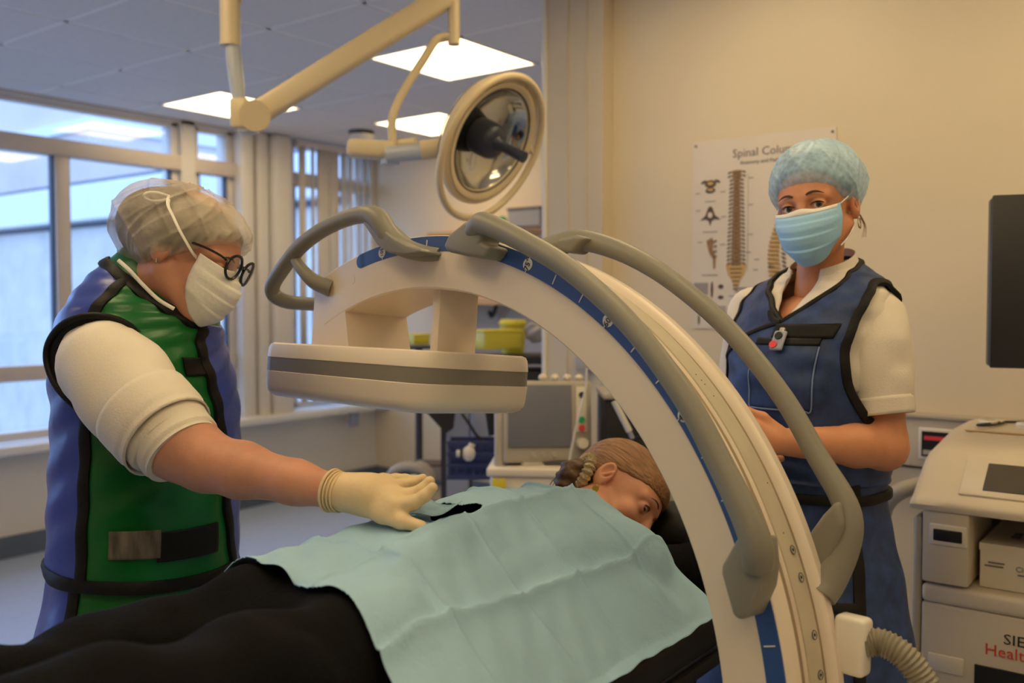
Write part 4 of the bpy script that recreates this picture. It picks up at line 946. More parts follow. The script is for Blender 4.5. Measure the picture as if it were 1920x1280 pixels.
# shirt sleeves
spts = [P(180, 652, 1.735), P(196, 680, 1.70), P(228, 720, 1.66), P(272, 770, 1.625), P(304, 802, 1.606), P(326, 828, 1.593)]
shirt = obj('shirt_sleeve', sleeve(spts, [.064, .084, .088, .083, .077, .071], wrk=.042, seed=3), M['shirt'], p1, angle=180)
cuffp = [P(306, 800, 1.605), P(329, 828, 1.592), P(337, 838, 1.587), P(345, 848, 1.582)]
obj('sleeve_turn_up', tube(catmull([P(268, 766, 1.627), P(296, 797, 1.61), P(316, 820, 1.597)], 12), [.0865]*4+[.086]*4+[.0835]*4, 32, cap=False, disp=lambda t, a: 1+.03*np.sin(2*a+1)*t), M['shirt'], shirt, solid=.003)
rr = np.tile([.0705, .0697], 40)[:60]
obj('ribbed_cuff', tube(catmull(cuffp, 12), [.072]*3+[.0705]*6+[.0675]*3, 120, disp=lambda t, a: 1+.006*np.sin(60*a)), M['rib'], shirt)
obj('shirt_sleeve', sleeve([SHl+.0*FD, SHl*.5+ELl*.5, ELl*.9+SHl*.1], [.075, .075, .068], seed=5), M['shirt'], p1, angle=180)
# gloves
PW = WR1; palm = P(700, 926, 1.452)
fing = [([P(742, 948, 1.42), P(776, 942, 1.41), P(797, 929, 1.408), P(811, 914, 1.408)], [.0125, .0108, .0096, .0080]),
        ([P(738, 928, 1.44), P(772, 927, 1.432), P(793, 917, 1.43), P(806, 902, 1.43)], [.0125, .0105, .0096, .0080]),
        ([P(728, 913, 1.462), P(757, 908, 1.465), P(778, 903, 1.465), P(793, 897, 1.462)], [.0120, .0100, .0090, .0078]),
        ([P(718, 903, 1.48), P(742, 898, 1.49), P(760, 898, 1.493), P(775, 899, 1.49)], [.0110, .0090, .0080, .0070])]
thumb = ([P(680, 942, 1.45), P(718, 962, 1.425), P(752, 977, 1.405), P(790, 986, 1.395)], [.0185, .0155, .0115, .0085])
ax = nrm(PW-EL1); 
glove = obj('glove', hand_geo(P(655, 924, 1.462), palm, fing, thumb, .0021, lambda p: rc(p, PW-ax*.008, P(690, 926, 1.453), .0295, .033)), M['latex'], p1, angle=180)
for k in range(4):
    c = PW - ax*(.012-.006*k); obj('glove_cuff', tube([c + (np.cross(ax, ZUP)/np.linalg.norm(np.cross(ax, ZUP))*math.cos(t) + np.cross(nrm(np.cross(ax, ZUP)), ax)*math.sin(t))*(.0325-.0008*k) for t in np.linspace(0, 2*math.pi, 40)], .0018 if k else .0026, 8), M['latex'], glove)
pl, fs, th = simple_hand(WRl, nrm(WRl-ELl), -ZUP, R1[:, 0])
obj('glove', hand_geo(WRl, pl, fs, th, .003), M['latex'], p1, angle=180)
# cap, hair
def cap_sdf(c, r, plane, amp, seed):
    def f(p):
        x, y, z = p; d = el(p, c, r); a = np.arctan2(x-c[0], y-c[1]); e = (z-c[2])
        d = d + amp*(np.sin(a*5+seed+e*22)*np.sin(e*30+seed*2+a*2)) - amp*.9*(1-np.abs(np.sin(a*4.5+e*26+seed)))**5 - amp*.8*(1-np.abs(np.sin(a*3.1-e*38+x*20+seed*3)))**6 - amp*.5*(1-np.abs(np.sin(a*7.3+e*60+seed)))**4
        pl = (y-plane[1])*plane[2]+(z-plane[3])*plane[4]                   # keep above this plane
        gather = np.clip(1-np.abs(pl)/.022, 0, 1); d = d + gather*gather*.012 + gather*amp*.9*np.sin(a*38)
        return smax(d, -pl, .006)
    return f
capc = nets(cap_sdf((0, -.016, .046), (.100, .138, .096), (0, .088, .60, .074, -.80*-1), .0030, 1.0), (-.13, -.18, -.12), (.13, .16, .17), .003)
# plane through forehead (y .088,z .070) and nape (y -.10,z -.068): normal points up-back
def plane_cap(c, r, pf, pn, amp, seed, h=.003):
    t = np.array([pf[0]-pn[0], pf[1]-pn[1]]); t /= np.linalg.norm(t); n = np.array([-t[1], t[0]])
    return nets(cap_sdf(c, r, (0, pf[0], n[0], pf[1], n[1]), amp, seed), (-.13, -.18, -.13), (.13, .16, .18), h)
hcap = nets(lambda p: smax(smin(el(p, (0, -.026, .030), (.093, .128, .085)), el(p, (0, -.078, .022), (.062, .060, .055)), .03), -((p[1]-.080)*-.65+(p[2]-.064)*.76), .006), (-.12, -.18, -.13), (.12, .13, .14), .005)
obj('hair', xform(hcap, HO1, HR1), M['hair_dark'], p1, angle=180)
cap1 = obj('bouffant_cap', xform(plane_cap((0, -.026, .032), (.104, .144, .096), (.092, .058), (-.115, -.120), .0048, 1.0), HO1, HR1), M['cap_white'], p1, angle=180)
T1 = lambda x, y, z: np.array([x, y, z]) @ HR1.T + HO1
# mask with ties
mk = obj('face_mask', mask_geo(HO1, HR1, pleat=.0034), M['mask_white'], p1, angle=180, solid=.0015)
def tie(parent, pts, m, w=.0022, flat=.35): obj('mask_tie', tube(catmull(pts, 30), w, 8, flat=flat), M[m], parent)
tie(mk, [P(369, 484, 1.738), P(360, 472, 1.715), P(350, 455, 1.698), P(336, 430, 1.684), P(324, 404, 1.688), P(315, 384, 1.700), P(317, 368, 1.72)], 'mask_white', .0040)
tie(mk, [T1(.053, .052, -.100), T1(.062, .020, -.096), T1(.068, -.020, -.082), T1(.070, -.050, -.070), T1(.060, -.085, -.062)], 'mask_white', .0036)
lp = P(262, 369, 1.77); loop = [P(318, 368, 1.72), P(295, 361, 1.70), P(275, 362, 1.69), P(270, 370, 1.69), P(288, 377, 1.695), P(312, 374, 1.71), P(318, 368, 1.72)]
tie(mk, loop, 'mask_white', .0026)
# glasses
gl = obj('glasses', join(), M['spectacles'], p1) if False else None
def specs(parent, O, R):
    T = lambda x, y, z: np.array([x, y, z]) @ R.T + O; parts = []
    a = np.linspace(0, 2*np.pi, 41)
    for s in (-1, 1):
        c = np.array([s*.0335, .114, .016]); ring = np.stack([c[0]+.0250*np.cos(a), c[1]-.006*np.abs(np.cos(a))*(s*np.cos(a) > 0)*s*np.cos(a)/np.abs(s*np.cos(a)+1e-9), c[2]+.0230*np.sin(a)], 1)
        parts.append(tube(np.array([T(*q) for q in ring]), .0028, 8))
        parts.append(tube(catmull([T(s*.058, .103, .022), T(s*.069, .095, .025), T(s*.079, .060, .026), T(s*.083, .010, .020), T(s*.080, -.020, .006)], 20), .0024, 8))
    parts.append(tube(catmull([T(-.0095, .109, .019), T(0, .113, .022), T(.0095, .109, .019)], 8), .0026, 8))
    g = obj('glasses', join(*parts), M['spectacles'], parent)
    for s in (-1, 1): obj('lens', disc(T(s*.0335, .1135, .016), R[:, 1], .0240, .0012, 28), M['lens'], g)
specs(p1, HO1 + HR1[:, 2]*.0, HR1)
obj('earring', tube([T1(.083, -.004+.002*math.cos(t), -.030+.005*math.sin(t)) for t in np.linspace(0, 6.28, 12)], .0008, 6), M['silver'], p1)

# ================================================================== assistant in navy (right)
FD2 = VP_(1527, -.62, 0, .78); O2 = P(1527, 640, 2.05)*[1, 1, 0]; R2 = frame_from(FD2, ZUP)
p2 = thing('person', O2, 'woman in navy lead apron with pale blue cap and surgical mask standing by the wall', 'person')
HF2 = VP_(1531, -.31, -.05, .95); HR2 = frame_from(HF2, VP_(1531, -.13, .985, 0)); HO2 = P(1531, 392, 2.03)
L2 = lambda x, y, z: np.array([x, y, z]) @ R2.T + O2
hg = head_geo(HO2, HR2, to_local(L2(0, -.01, 1.44), HO2, HR2), neck_r=(.046, .050))
SH2 = P(1640, 590, 1.965); EL2 = P(1658, 838, 1.915); WR2 = P(1470, 828, 1.80)
SR2 = L2(.175, .0, 1.385); ER2 = L2(.215, -.02, 1.10); WRR = L2(.06, .19, 1.10)
def body2(p):
    d = el(p, L2(0, 0, 1.24), (.12, .14, .20)); d = smin(d, el(p, L2(0, 0, .98), (.13, .14, .16)), .08); d = smin(d, rc(p, SH2, SR2, .035, .035), .05)
    d = smin(d, chain(p, [SH2, SH2*.4+EL2*.6, EL2, EL2*.7+WR2*.3, WR2], [.040, .046, .0445, .041, .027], .02), .02)
    d = smin(d, chain(p, [SR2, ER2, WRR], [.055, .043, .027], .02), .02)
    for s in (-1, 1): d = smin(d, chain(p, [L2(s*.075, 0, .90), L2(s*.085, .0, .48), L2(s*.09, -.02, .09)], [.06, .055, .042], .02), .03)
    return d
allp = np.array([SH2, EL2, WR2, SR2, ER2, WRR, L2(-.1, -.2, .1), L2(.1, .2, .1)])
palm, fs, th = simple_hand(WR2, nrm(WR2-EL2), nrm(L2(0, -1, -.2)-O2), ZUP)
h2g = hand_geo(WR2, palm, fs, th, .003)
palmb, fsb, thb = simple_hand(WRR, nrm(L2(-.8, .45, 0)-L2(0, 0, 0)), nrm(L2(0, -1, -.2)-O2), ZUP); h2b = hand_geo(WRR, palmb, fsb, thb, .003)
obj('body', join(hg, nets(body2, np.r_[allp.min(0)[:2]-.12, .04], np.r_[allp.max(0)[:2]+.12, 1.48], .010), h2g, h2b), M['skin_b'], p2, angle=180)
eyes(p2, HO2, HR2, VP_(1531, 0, -.09, 1))
lo = L2(0, 0, 0); obj('trousers', nets(trous(L2, .09), lo+[-.3, -.3, .02], lo+[.3, .3, 1.0], .012), M['shirt'], p2, angle=180); shoes(L2, p2, M['white_gloss'], .09)
def wr2(th, v): return .0035*np.sin(th*.08+v*2.3)*np.sin(v*4.1+th*.03) + .0022*np.sin(v*8-th*.07)
S2 = [(1.045, 0, .160, .148, .130, 2.2, 0), (1.085, 0, .161, .150, .130, 2.2, 0), (1.14, .002, .166, .156, .130, 2.2, 0), (1.24, .004, .174, .168, .130, 2.2, 0), (1.33, .002, .178, .150, .125, 2.2, -.05), (1.405, -.005, .182, .112, .110, 2.1, -.08),
      (1.452, -.012, .160, .082, .088, 2.0, -.10), (1.482, -.016, .108, .068, .074, 2.0, -.20), (1.497, -.018, .080, .062, .068, 2.0, -.30)]
V2 = Loft(S2, O2, R2, wr2)
neckv = lambda t: float(np.interp(abs(((t+3+180) % 360)-180), [0, 12, 35, 70, 110, 180], [4.75, 5.2, 6.2, 7.3, 7.7, 7.9]))
tg = np.linspace(-180, 180, 121); rows = []
for f in np.linspace(0, 1, 60): rows.append(V2.pt(tg, np.array([f*neckv(t) for t in tg])))
g = grid(np.array(rows)); fm = []
for i, f in enumerate((np.arange(59)+.5)/59):
    for j in range(120):
        t_ = (tg[j]+tg[j+1])/2; fm.append(((abs(t_)-88)/33)**2 + ((f*neckv(t_)-4.35)/1.95)**2 > 1)
vest2 = obj('vest', (g[0], [q[::-1] for q, k_ in zip(g[1], fm) if k_]), M['navy'], p2, angle=180, solid=.005, label='navy mottled vest')
obj('neck_binding', tube(np.array([V2.pt(np.array(t), np.array(neckv(t)-.03), .001) for t in np.linspace(-180, 180, 121)]), .0075, 8), M['black_fabric'], vest2)
# overlapping front: seam, chest flap, pocket
obj('front_seam', V2.band([(-3, 4.75), (14, 4.45), (35, 4.0), (60, 3.5), (85, 3.0)], .012), M['black_fabric'], vest2)
obj('front_seam', V2.band([(8, 5.1), (4, 4.85), (-2, 4.72)], .014), M['black_fabric'], vest2)
obj('hook_band', V2.panel(-46, -2, 4.32, lambda *_: 4.68 if False else 4.68, 24, 6, .006) if False else V2.panel(lambda v: -46+6*(4.7-v), lambda v: -1-2*(4.7-v), 4.30, 4.68, 24, 6, .006), M['black_fabric'], vest2, solid=.004)
obj('pocket', V2.panel(-36, 6, 2.62, 4.22, 24, 24, .005), M['navy'], vest2, angle=180, solid=.003)
obj('pocket_binding', V2.panel(-36, 6, 4.12, 4.30, 24, 4, .008), M['black_fabric'], vest2, solid=.003)
obj('pocket_stitching', V2.band([(-36, 4.1), (-36, 3.4), (-36, 2.66), (-30, 2.62), (-15, 2.62), (4, 2.62), (6, 2.66), (6, 3.4), (6, 4.1)], .003, n=90, off=.009, thick=.001), M['stitch'], vest2)
# armhole bindings follow an oval on each side
a = np.linspace(0, 2*np.pi, 60, endpoint=False)
for s in (-1, 1):
    thp = s*(88+34*np.cos(a)); vp = 4.35+2.0*np.sin(a)
    obj('armhole_binding', strip(V2.pt(thp, vp, .008), V2.nor(thp, vp), .018, .004, True), M['black_fabric'], vest2)
# dosimeter badge
bc = V2.pt(np.array(-9.), np.array(4.26), .020); bn = V2.nor(np.array(-9.), np.array(4.26)); Rb = np.stack([nrm(np.cross(ZUP, bn)), nrm(np.cross(bn, nrm(np.cross(ZUP, bn)))), bn], 1)
bd = obj('dosimeter_badge', rbox(bc, (.028, .046, .008), .010, 3, Rb), M['blue_grey'], p2, label='small oval dosimeter badge')
obj('badge_lens', disc(bc+Rb[:, 1]*.009+bn*.005, bn, .0085, .004, 20), M['void'], bd); obj('badge_seal', disc(bc-Rb[:, 1]*.012+Rb[:, 0]*-.006+bn*.005, bn, .0085, .003, 20), M['red_led'], bd); obj('badge_clip', rbox(bc+Rb[:, 1]*.022-bn*.002, (.012, .02, .008), .003, 2, Rb), M['steel'], bd)
# skirt
SS2 = [(.36, .03, .275, .245, .20, 2.1, 0), (.55, .03, .255, .225, .19, 2.1, 0), (.70, .025, .232, .20, .175, 2.1, 0), (.85, .01, .195, .165, .15, 2.1, 0), (.97, 0, .158, .142, .128, 2.1, 0), (1.09, 0, .152, .134, .122, 2.1, 0)]
K2 = Loft(SS2, O2, R2, lambda th, v: .005*np.sin(th*.11+v*.7)+.002*np.sin(v*7-th*.05)); sk2 = obj('skirt', K2.panel(-180, 180, 0, 5, 120, 50), M['navy'], p2, angle=180, solid=.005)
obj('belt', K2.band([(t, 4.35) for t in np.linspace(-178, 178, 24)], .020, n=120, off=.010), M['black_fabric'], sk2)
obj('edge_binding', K2.band([(t, v) for t, v in zip(np.linspace(-68, -60, 8), np.linspace(5, 0, 8))], .024, off=.006), M['black_fabric'], sk2)
obj('edge_binding', K2.band([(30, v) for v in np.linspace(4, 0, 8)], .020, off=.005), M['black_fabric'], sk2)
obj('cross_strap', K2.band([(t, 2.75) for t in np.linspace(-63, -20, 10)], .022, off=.007), M['black_fabric'], sk2)
obj('hem_binding', K2.band([(t, .03) for t in np.linspace(-178, 178, 24)], .020, n=120), M['black_fabric'], sk2)
# uniform shirt
sp2 = [P(1612, 562, 1.99), P(1638, 590, 1.965), P(1640, 650, 1.94), P(1646, 710, 1.93), P(1656, 772, 1.918)]
sh2 = obj('shirt_sleeve', sleeve(sp2, [.038, .062, .074, .070, .060], wrk=.035, seed=8), M['shirt'], p2, angle=180)
obj('sleeve_hem', tube(catmull([P(1652, 745, 1.922), P(1657, 778, 1.917)], 6), [.0645, .064, .0635, .063, .0625, .062], 32, cap=False, disp=lambda t, a: 1+.02*np.sin(2*a+2)), M['shirt'], sh2, solid=.002)
obj('shirt_sleeve', sleeve([L2(.14, 0, 1.40), SR2, SR2*.5+ER2*.5, SR2*.2+ER2*.8], [.045, .062, .066, .058], seed=2), M['shirt'], p2, angle=180)
CS = [(1.40, -.012, .094, .066, .07, 2, -.55), (1.45, -.014, .074, .058, .064, 2, -.6), (1.485, -.016, .066, .054, .062, 2, -.62)]
obj('shirt_body', V2.panel(lambda v: float(np.interp(v, [3, 4.6, 5.2, 7, 8], [0, 1, 7, 24, 30])), lambda v: 360-float(np.interp(v, [3, 4.6, 5.2, 7, 8], [0, 1, 7, 24, 30])), 3, 8, 80, 40, -.009), M['shirt'], p2, angle=180, solid=.002)
CS = [(1.455, -.014, .112, .078, .086, 2, -.38), (1.490, -.018, .080, .064, .070, 2, -.42), (1.512, -.020, .070, .058, .064, 2, -.45)]
LC = Loft(CS, O2, R2); obj('shirt_collar', LC.panel(lambda v: 26+3*v, lambda v: 334-3*v, 0, 2, 60, 12), M['shirt'], p2, angle=180, solid=.003)
# hair, cap, mask, earring
hc2 = nets(lambda p: smax(el(p, (0, -.024, .045), (.082, .104, .084)), -((p[1]-.085)*-.42+(p[2]-.060)*.9), .006), (-.11, -.15, -.12), (.11, .12, .15), .005)
obj('hair', xform(hc2, HO2, HR2), M['hair_dark'], p2, angle=180)
cap2 = obj('bouffant_cap', xform(plane_cap((0, -.026, .055), (.099, .128, .096), (.094, .052), (-.118, -.078), .0030, 2.6), HO2, HR2), M['cap_blue'], p2, angle=180)
T2 = lambda x, y, z: np.array([x, y, z]) @ HR2.T + HO2
mk2 = obj('face_mask', mask_geo(HO2, HR2, z0=-.010, z1=-.122, pleat=.0034), M['mask_blue'], p2, angle=180, solid=.0015)
bnd = mask_geo(HO2, HR2, z0=-.010, z1=-.122, m=46); V = bnd[0].reshape(46, 41, 3)[:4]+HR2[:, 1]*.0016
obj('mask_top_band', grid(V), M['mask_white'], mk2, angle=180, solid=.001)
for s in (-1, 1):
    tie(mk2, [T2(s*.068, .055, -.002), T2(s*.076, .018, .014), T2(s*.083, -.004, .028), T2(s*.084, -.022, .012)], 'mask_white', .0014, .8)
    tie(mk2, [T2(s*.058, .055, -.088), T2(s*.068, .030, -.072), T2(s*.078, .006, -.046), T2(s*.082, -.018, -.030)], 'mask_white', .0014, .8)
    obj('earring', tube([T2(s*.084+.002*math.sin(t)*0, -.006+.0095*math.cos(t), -.045+.0105*math.sin(t)) for t in np.linspace(0, 6.28, 24)], .0017, 8), M['silver'], p2)
for k in range(4): obj('loose_strand', tube(catmull([T2(-.078, -.03-.004*k, -.025), T2(-.084, -.036-.005*k, -.05), T2(-.078-.003*k, -.03, -.075)], 8), np.linspace(.0008, .0003, 8), 5), M['hair_blond'], p2)

# ================================================================== SURGICAL LAMP
LO = P(917, 262, 2.9)
lamp = thing('surgical_lamp', (*P(432, 0, 2.9)[:2], ZC), 'cream ceiling-mounted surgical lamp with round mirror head and dark handle', 'lamp')
LN = VC(.728, -.445, .52); LUp = nrm(VC(.52, .85, 0) - LN*(VC(.52, .85, 0) @ LN)); RL = np.stack([np.cross(LUp, LN), LUp, LN], 1)
hd = obj('lamp_housing', lathe([(.001, -.075), (.06, -.073), (.12, -.062), (.17, -.042), (.200, -.016), (.208, .004), (.206, .016), (.198, .020), (.188, .020)], LO, RL, 56), M['lamp_body'], lamp)
obj('rear_shell_line', lathe([(.178, -.040), (.186, -.036), (.192, -.030), (.186, -.030)], LO, RL, 56), M['lamp_grey'], hd)
obj('bezel', lathe([(.190, .014), (.188, .026), (.178, .026), (.168, .018), (.160, .010)], LO, RL, 56), M['lamp_body'], hd)
obj('reflector', lathe([(.165, .014), (.15, -.008), (.12, -.028), (.08, -.043), (.04, -.050), (.001, -.052)], LO, RL, 56), M['mirror'], hd)
obj('front_seal', lathe([(.166, .012), (.169, .016), (.166, .020), (.163, .016)], LO, RL, 56), M['seal'], hd)
obj('hub', lathe([(.001, .040), (.038, .038), (.050, .030), (.056, .014), (.058, -.020), (.056, -.045)], LO, RL, 32), M['lamp_dark'], hd)
obj('sterile_handle', lathe([(.0, .036), (.026, .038), (.018, .055), (.0155, .070), (.0165, .12), (.018, .140), (.0175, .148), (.0, .150)], LO, RL, 24), M['lamp_dark'], hd)
tt = np.linspace(0, 2*np.pi, 81)
obj('grip_ring', tube([LO + RL @ np.array([.220*math.cos(t), .230*math.sin(t)-.020, .030]) for t in tt], .0115, 12), M['lamp_body'], lamp)
for ang in (20, 90, 160): 
    t = math.radians(ang); obj('ring_bracket', tube([LO + RL @ np.array([.195*math.cos(t), .195*math.sin(t), .01]), LO + RL @ np.array([.220*math.cos(t), .230*math.sin(t)-.020, .03])], .011, 10), M['lamp_body'], lamp)
# yoke and suspension
jA, jB = P(660, 278, 2.93), P(735, 283, 2.93)
obj('balance_block', rbox((jA+jB)/2+np.array([0, 0, 0]), (.15, .07, .055), .014, 3, np.stack([nrm(jB-jA), nrm(np.cross(ZUP, nrm(jB-jA))), np.cross(nrm(jB-jA), nrm(np.cross(ZUP, nrm(jB-jA))))], 1)), M['lamp_body'], lamp)
obj('block_cap', disc(P(732, 302, 2.93), (0, 0, 1), .03, .02), M['lamp_grey'], lamp)
obj('cross_tube', cyl(P(728, 290, 2.90), P(800, 283, 2.86), .025), M['lamp_grey'], lamp)
obj('cross_tube', cyl(P(745, 272, 2.95), P(780, 268, 2.93), .018), M['lamp_body'], lamp)
obj('swivel_joint', cyl(P(788, 282, 2.86), P(838, 276, 2.87), .030), M['lamp_body'], lamp)
obj('swivel_collar', cyl(P(826, 277, 2.865), P(844, 275, 2.872), .034), M['lamp_body'], lamp)
obj('bent_rod', tube(catmull([P(736, 272, 2.93), P(735, 230, 2.93), P(740, 205, 2.93), P(760, 165, 2.94), P(795, 110, 2.95), P(815, 78, 2.955), P(828, 70, 2.96), P(848, 68, 2.96)], 50), .0135, 12), M['lamp_body'], lamp)
obj('drop_tube', join(cyl(P(851, 84, 2.96), P(851, -30, 2.96), .019), cyl(P(851, 55, 2.96), P(851, 50, 2.96), .0195)), M['lamp_body'], lamp)
ba, bb = P(468, 222, 2.9), P(846, -12, 2.96); bx_ = nrm(bb-ba); by_ = nrm(np.cross(ZUP, bx_)); bz_ = np.cross(bx_, by_)
obj('spring_arm', rbox((ba+bb)/2, (np.linalg.norm(bb-ba), .055, .072), .014, 3, np.stack([bx_, by_, bz_], 1)), M['lamp_body'], lamp)
obj('elbow_joint', join(cyl(P(478, 217, 2.86), P(478, 217, 2.95), .047, 28)), M['lamp_body'], lamp)
obj('elbow_block', rbox(P(452, 215, 2.9), (.055, .07, .095), .012, 3, np.stack([RGT, FWH, ZUP], 1)), M['lamp_body'], lamp)
obj('elbow_cap', rbox(P(466, 247, 2.9), (.055, .05, .012), .004, 2, np.stack([RGT, FWH, ZUP], 1)), M['lamp_grey'], lamp)
obj('pivot_neck', tube([P(436, 85, 2.9), P(438, 110, 2.9), P(444, 160, 2.9), P(448, 188, 2.9)], [.023, .024, .023, .019], 16), M['lamp_grey'], lamp)
obj('ceiling_tube', join(cyl(P(432, 86, 2.9), np.r_[P(432, 86, 2.9)[:2], ZC], .031), cyl(P(432, 4, 2.9), P(432, -10, 2.9), .034)), M['lamp_body'], lamp)
obj('ceiling_rose', lathe([(.12, 0), (.12, .0), (.10, -.03), (.04, -.05)], (*P(432, 86, 2.9)[:2], ZC), I3, 32), M['lamp_body'], lamp)
# smoke detector
sd_ = P(677, 247, 4.6); k = (ZC-CAM_H)/(sd_[2]-CAM_H); sd_ = C0+(sd_-C0)*k
smo = thing('smoke_detector', sd_, 'white round smoke detector with dark base on the ceiling', 'smoke detector')
obj('base', cyl(sd_-[0, 0, .025], sd_+[0, 0, .004], .085), M['void'], smo); obj('cover', lathe([(.095, -.022), (.095, -.04), (.07, -.065), (.0, -.07)], sd_, I3, 28), M['white_gloss'], smo)

# ================================================================== WORKSTATION CART (right edge)
ws = thing('workstation_cart', (2.68, .30, 0), 'warm grey imaging workstation cart at the right edge with drawer and open shelf', 'cart')
XC = 2.385; YL = .590
def wbox(name, lo, hi, m, r=.006, parent=None): return obj(name, rbox((np.asarray(lo)+np.asarray(hi))/2, np.asarray(hi)-np.asarray(lo), r, 3), M[m], parent or ws)
YR = -.05
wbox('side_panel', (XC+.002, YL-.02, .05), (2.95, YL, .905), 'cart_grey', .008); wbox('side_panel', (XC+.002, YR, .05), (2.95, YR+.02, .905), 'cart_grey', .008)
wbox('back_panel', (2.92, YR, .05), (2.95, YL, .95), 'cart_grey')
wbox('lower_front', (XC, YR+.02, .30), (XC+.04, YL-.022, .700), 'cart', .008)
lf = wbox('lower_cabinet', (XC+.03, YR+.02, .05), (2.92, YL-.022, .715), 'cart', .008)
wbox('shelf_lip', (XC-.004, YR+.02, .700), (2.92, YL-.022, .745), 'cart', .012)
ppx = lambda px, py: PX(px, py, XC-.002)
# logo
RX = np.stack([[0, -1, 0], [0, 0, 1], [-1, 0, 0]], 1).astype(float)
c1 = ppx(1881, 1198); c2 = ppx(1846, 1213)
obj('logo_lettering', text_geo('SIEMENS', .034, RX, (XC-.003, c1[1], c1[2]), 'LEFT', font_scale=1.12), M['black'], ws, smooth=False)
obj('logo_lettering', text_geo('Healthineers', .038, RX, (XC-.003, c2[1], c2[2]-.004), 'LEFT'), M['red'], ws, smooth=False)
a_, b_ = ppx(1740, 1222), ppx(1806, 1268)
obj('label_recess', rbox((XC-.001, (a_[1]+b_[1])/2, (a_[2]+b_[2])/2), (.006, abs(a_[1]-b_[1]), abs(a_[2]-b_[2])), .002, 2), M['carton'], ws)
a_ = ppx(1806, 1240); obj('keyboard_slot', box((XC+.0, (a_[1]+YR)/2, a_[2]-.05), (.012, a_[1]-YR-.05, .10)), M['void'], ws)
# drawer with dark handle recess
d0, d1 = ppx(1727, 966), ppx(1816, 1105)
yl, yr_, zt, zb = YL-.024, d1[1], .925, .752
dw = obj('drawer', rbox((XC+.13, (yl+yr_)/2, (zt+zb)/2), (.28, yl-yr_, zt-zb), .005, 2), M['cart'], ws)
h0, h1 = ppx(1752, 988), ppx(1806, 1018); hc_ = (h0+h1)/2
obj('handle_surround', rbox((XC-.010, hc_[1], hc_[2]), (.008, abs(h0[1]-h1[1])+.020, abs(h0[2]-h1[2])+.022), .006, 3), M['carton'], dw)
obj('handle_recess', rbox((XC-.013, hc_[1], hc_[2]), (.006, abs(h0[1]-h1[1]), abs(h0[2]-h1[2])), .004, 3), M['void'], dw)
# console top: sloping rounded cowl made from a side profile (X,Z)
prof = [(XC-.012, .925), (XC-.016, .938), (XC-.008, .950), (XC+.012, .962), (XC+.115, 1.040), (XC+.15, 1.055), (XC+.36, 1.085), (2.93, 1.088), (2.95, .925)]
cw = []
for y, sc in ((YL+.006, .0), (YL+.006, .72), (YL+.002, .86), (YL-.010, .95), (YL-.03, 1.0), (YL-.08, 1.02), (YR+.08, 1.02), (YR+.03, 1.), (YR+.010, .95), (YR-.002, .86), (YR-.006, .72), (YR-.006, 0)):
    cw.append([(x + (.02*(1-sc) if x < XC+.05 else 0), y, .925+(z-.925)*sc) for x, z in prof])
g = grid(np.array(cw)); obj('console_cowl', g, M['cart'], ws, angle=50)
nsl = nrm(np.array([-.078, 0, .103])); xs_ = nrm(np.array([.103, 0, .078])); RS = np.stack([[0, -1, 0], xs_, nsl], 1)
sl_ = PX(1832, 900, XC+.06)[1]; sc_ = np.array([XC+.064, sl_+.012-.24, 1.0025])
fr_ = obj('screen_frame', rbox(sc_, (.52, .125, .010), .004, 2, RS), M['cart'], ws); obj('touch_screen', rbox(sc_+nsl*.005+np.array([0, -.02, 0]), (.46, .09, .004), .0015, 1, RS), M['screen_off'], fr_)
for dy in (0, -.09): 
    kb = np.array([2.80, .505+dy, 1.094]); b = obj('round_button', lathe([(.024, -.006), (.024, .004), (.02, .008), (.0, .009)], kb, I3, 24), M['white_gloss'], ws)
    obj('button_face', disc(kb+[0, 0, .009], (0, 0, 1), .012, .002), M['equip'], b)
obj('yellow_label', box((2.70, .47, 1.083), (.02, .14, .002)), M['ink_tan'], ws)
for dx, dy in ((.08, YL-.06), (.5, YL-.06), (.08, YR+.06), (.5, YR+.06)): obj('wheel', cyl((XC+dx, dy-.02, .03), (XC+dx, dy+.02, .03), .03, 16), M['void'], ws)
# monitor above the cart on its post
mo = thing('dark_monitor', (2.62, .20, 1.13), 'dark monitor back and edge at the right side of the picture', 'monitor')
mA = P(1858, 528, 2.28); mn = nrm(VC(-.35, .02, .94)); mr = nrm(np.cross(ZUP, mn)); mr = mr if mr @ RGT > 0 else -mr
Rm = np.stack([mr, np.cross(mn, mr), mn], 1); mc = mA + mr*.26
obj('front', rbox(mc, (.52, .418, .012), .004, 2, Rm), M['dark_plastic'], mo); obj('shell', rbox(mc-mn*.03-mr*.0, (.525, .412, .055), .008, 3, Rm), M['dark_side'], mo)
obj('stem', cyl(mc-mn*.07-[0, 0, .05], (*(mc-mn*.07)[:2], 1.10), .03), M['dark_side'], mo)
obj('mount', rbox(mc-mn*.075, (.14, .14, .05), .01, 2, Rm), M['dark_side'], mo)
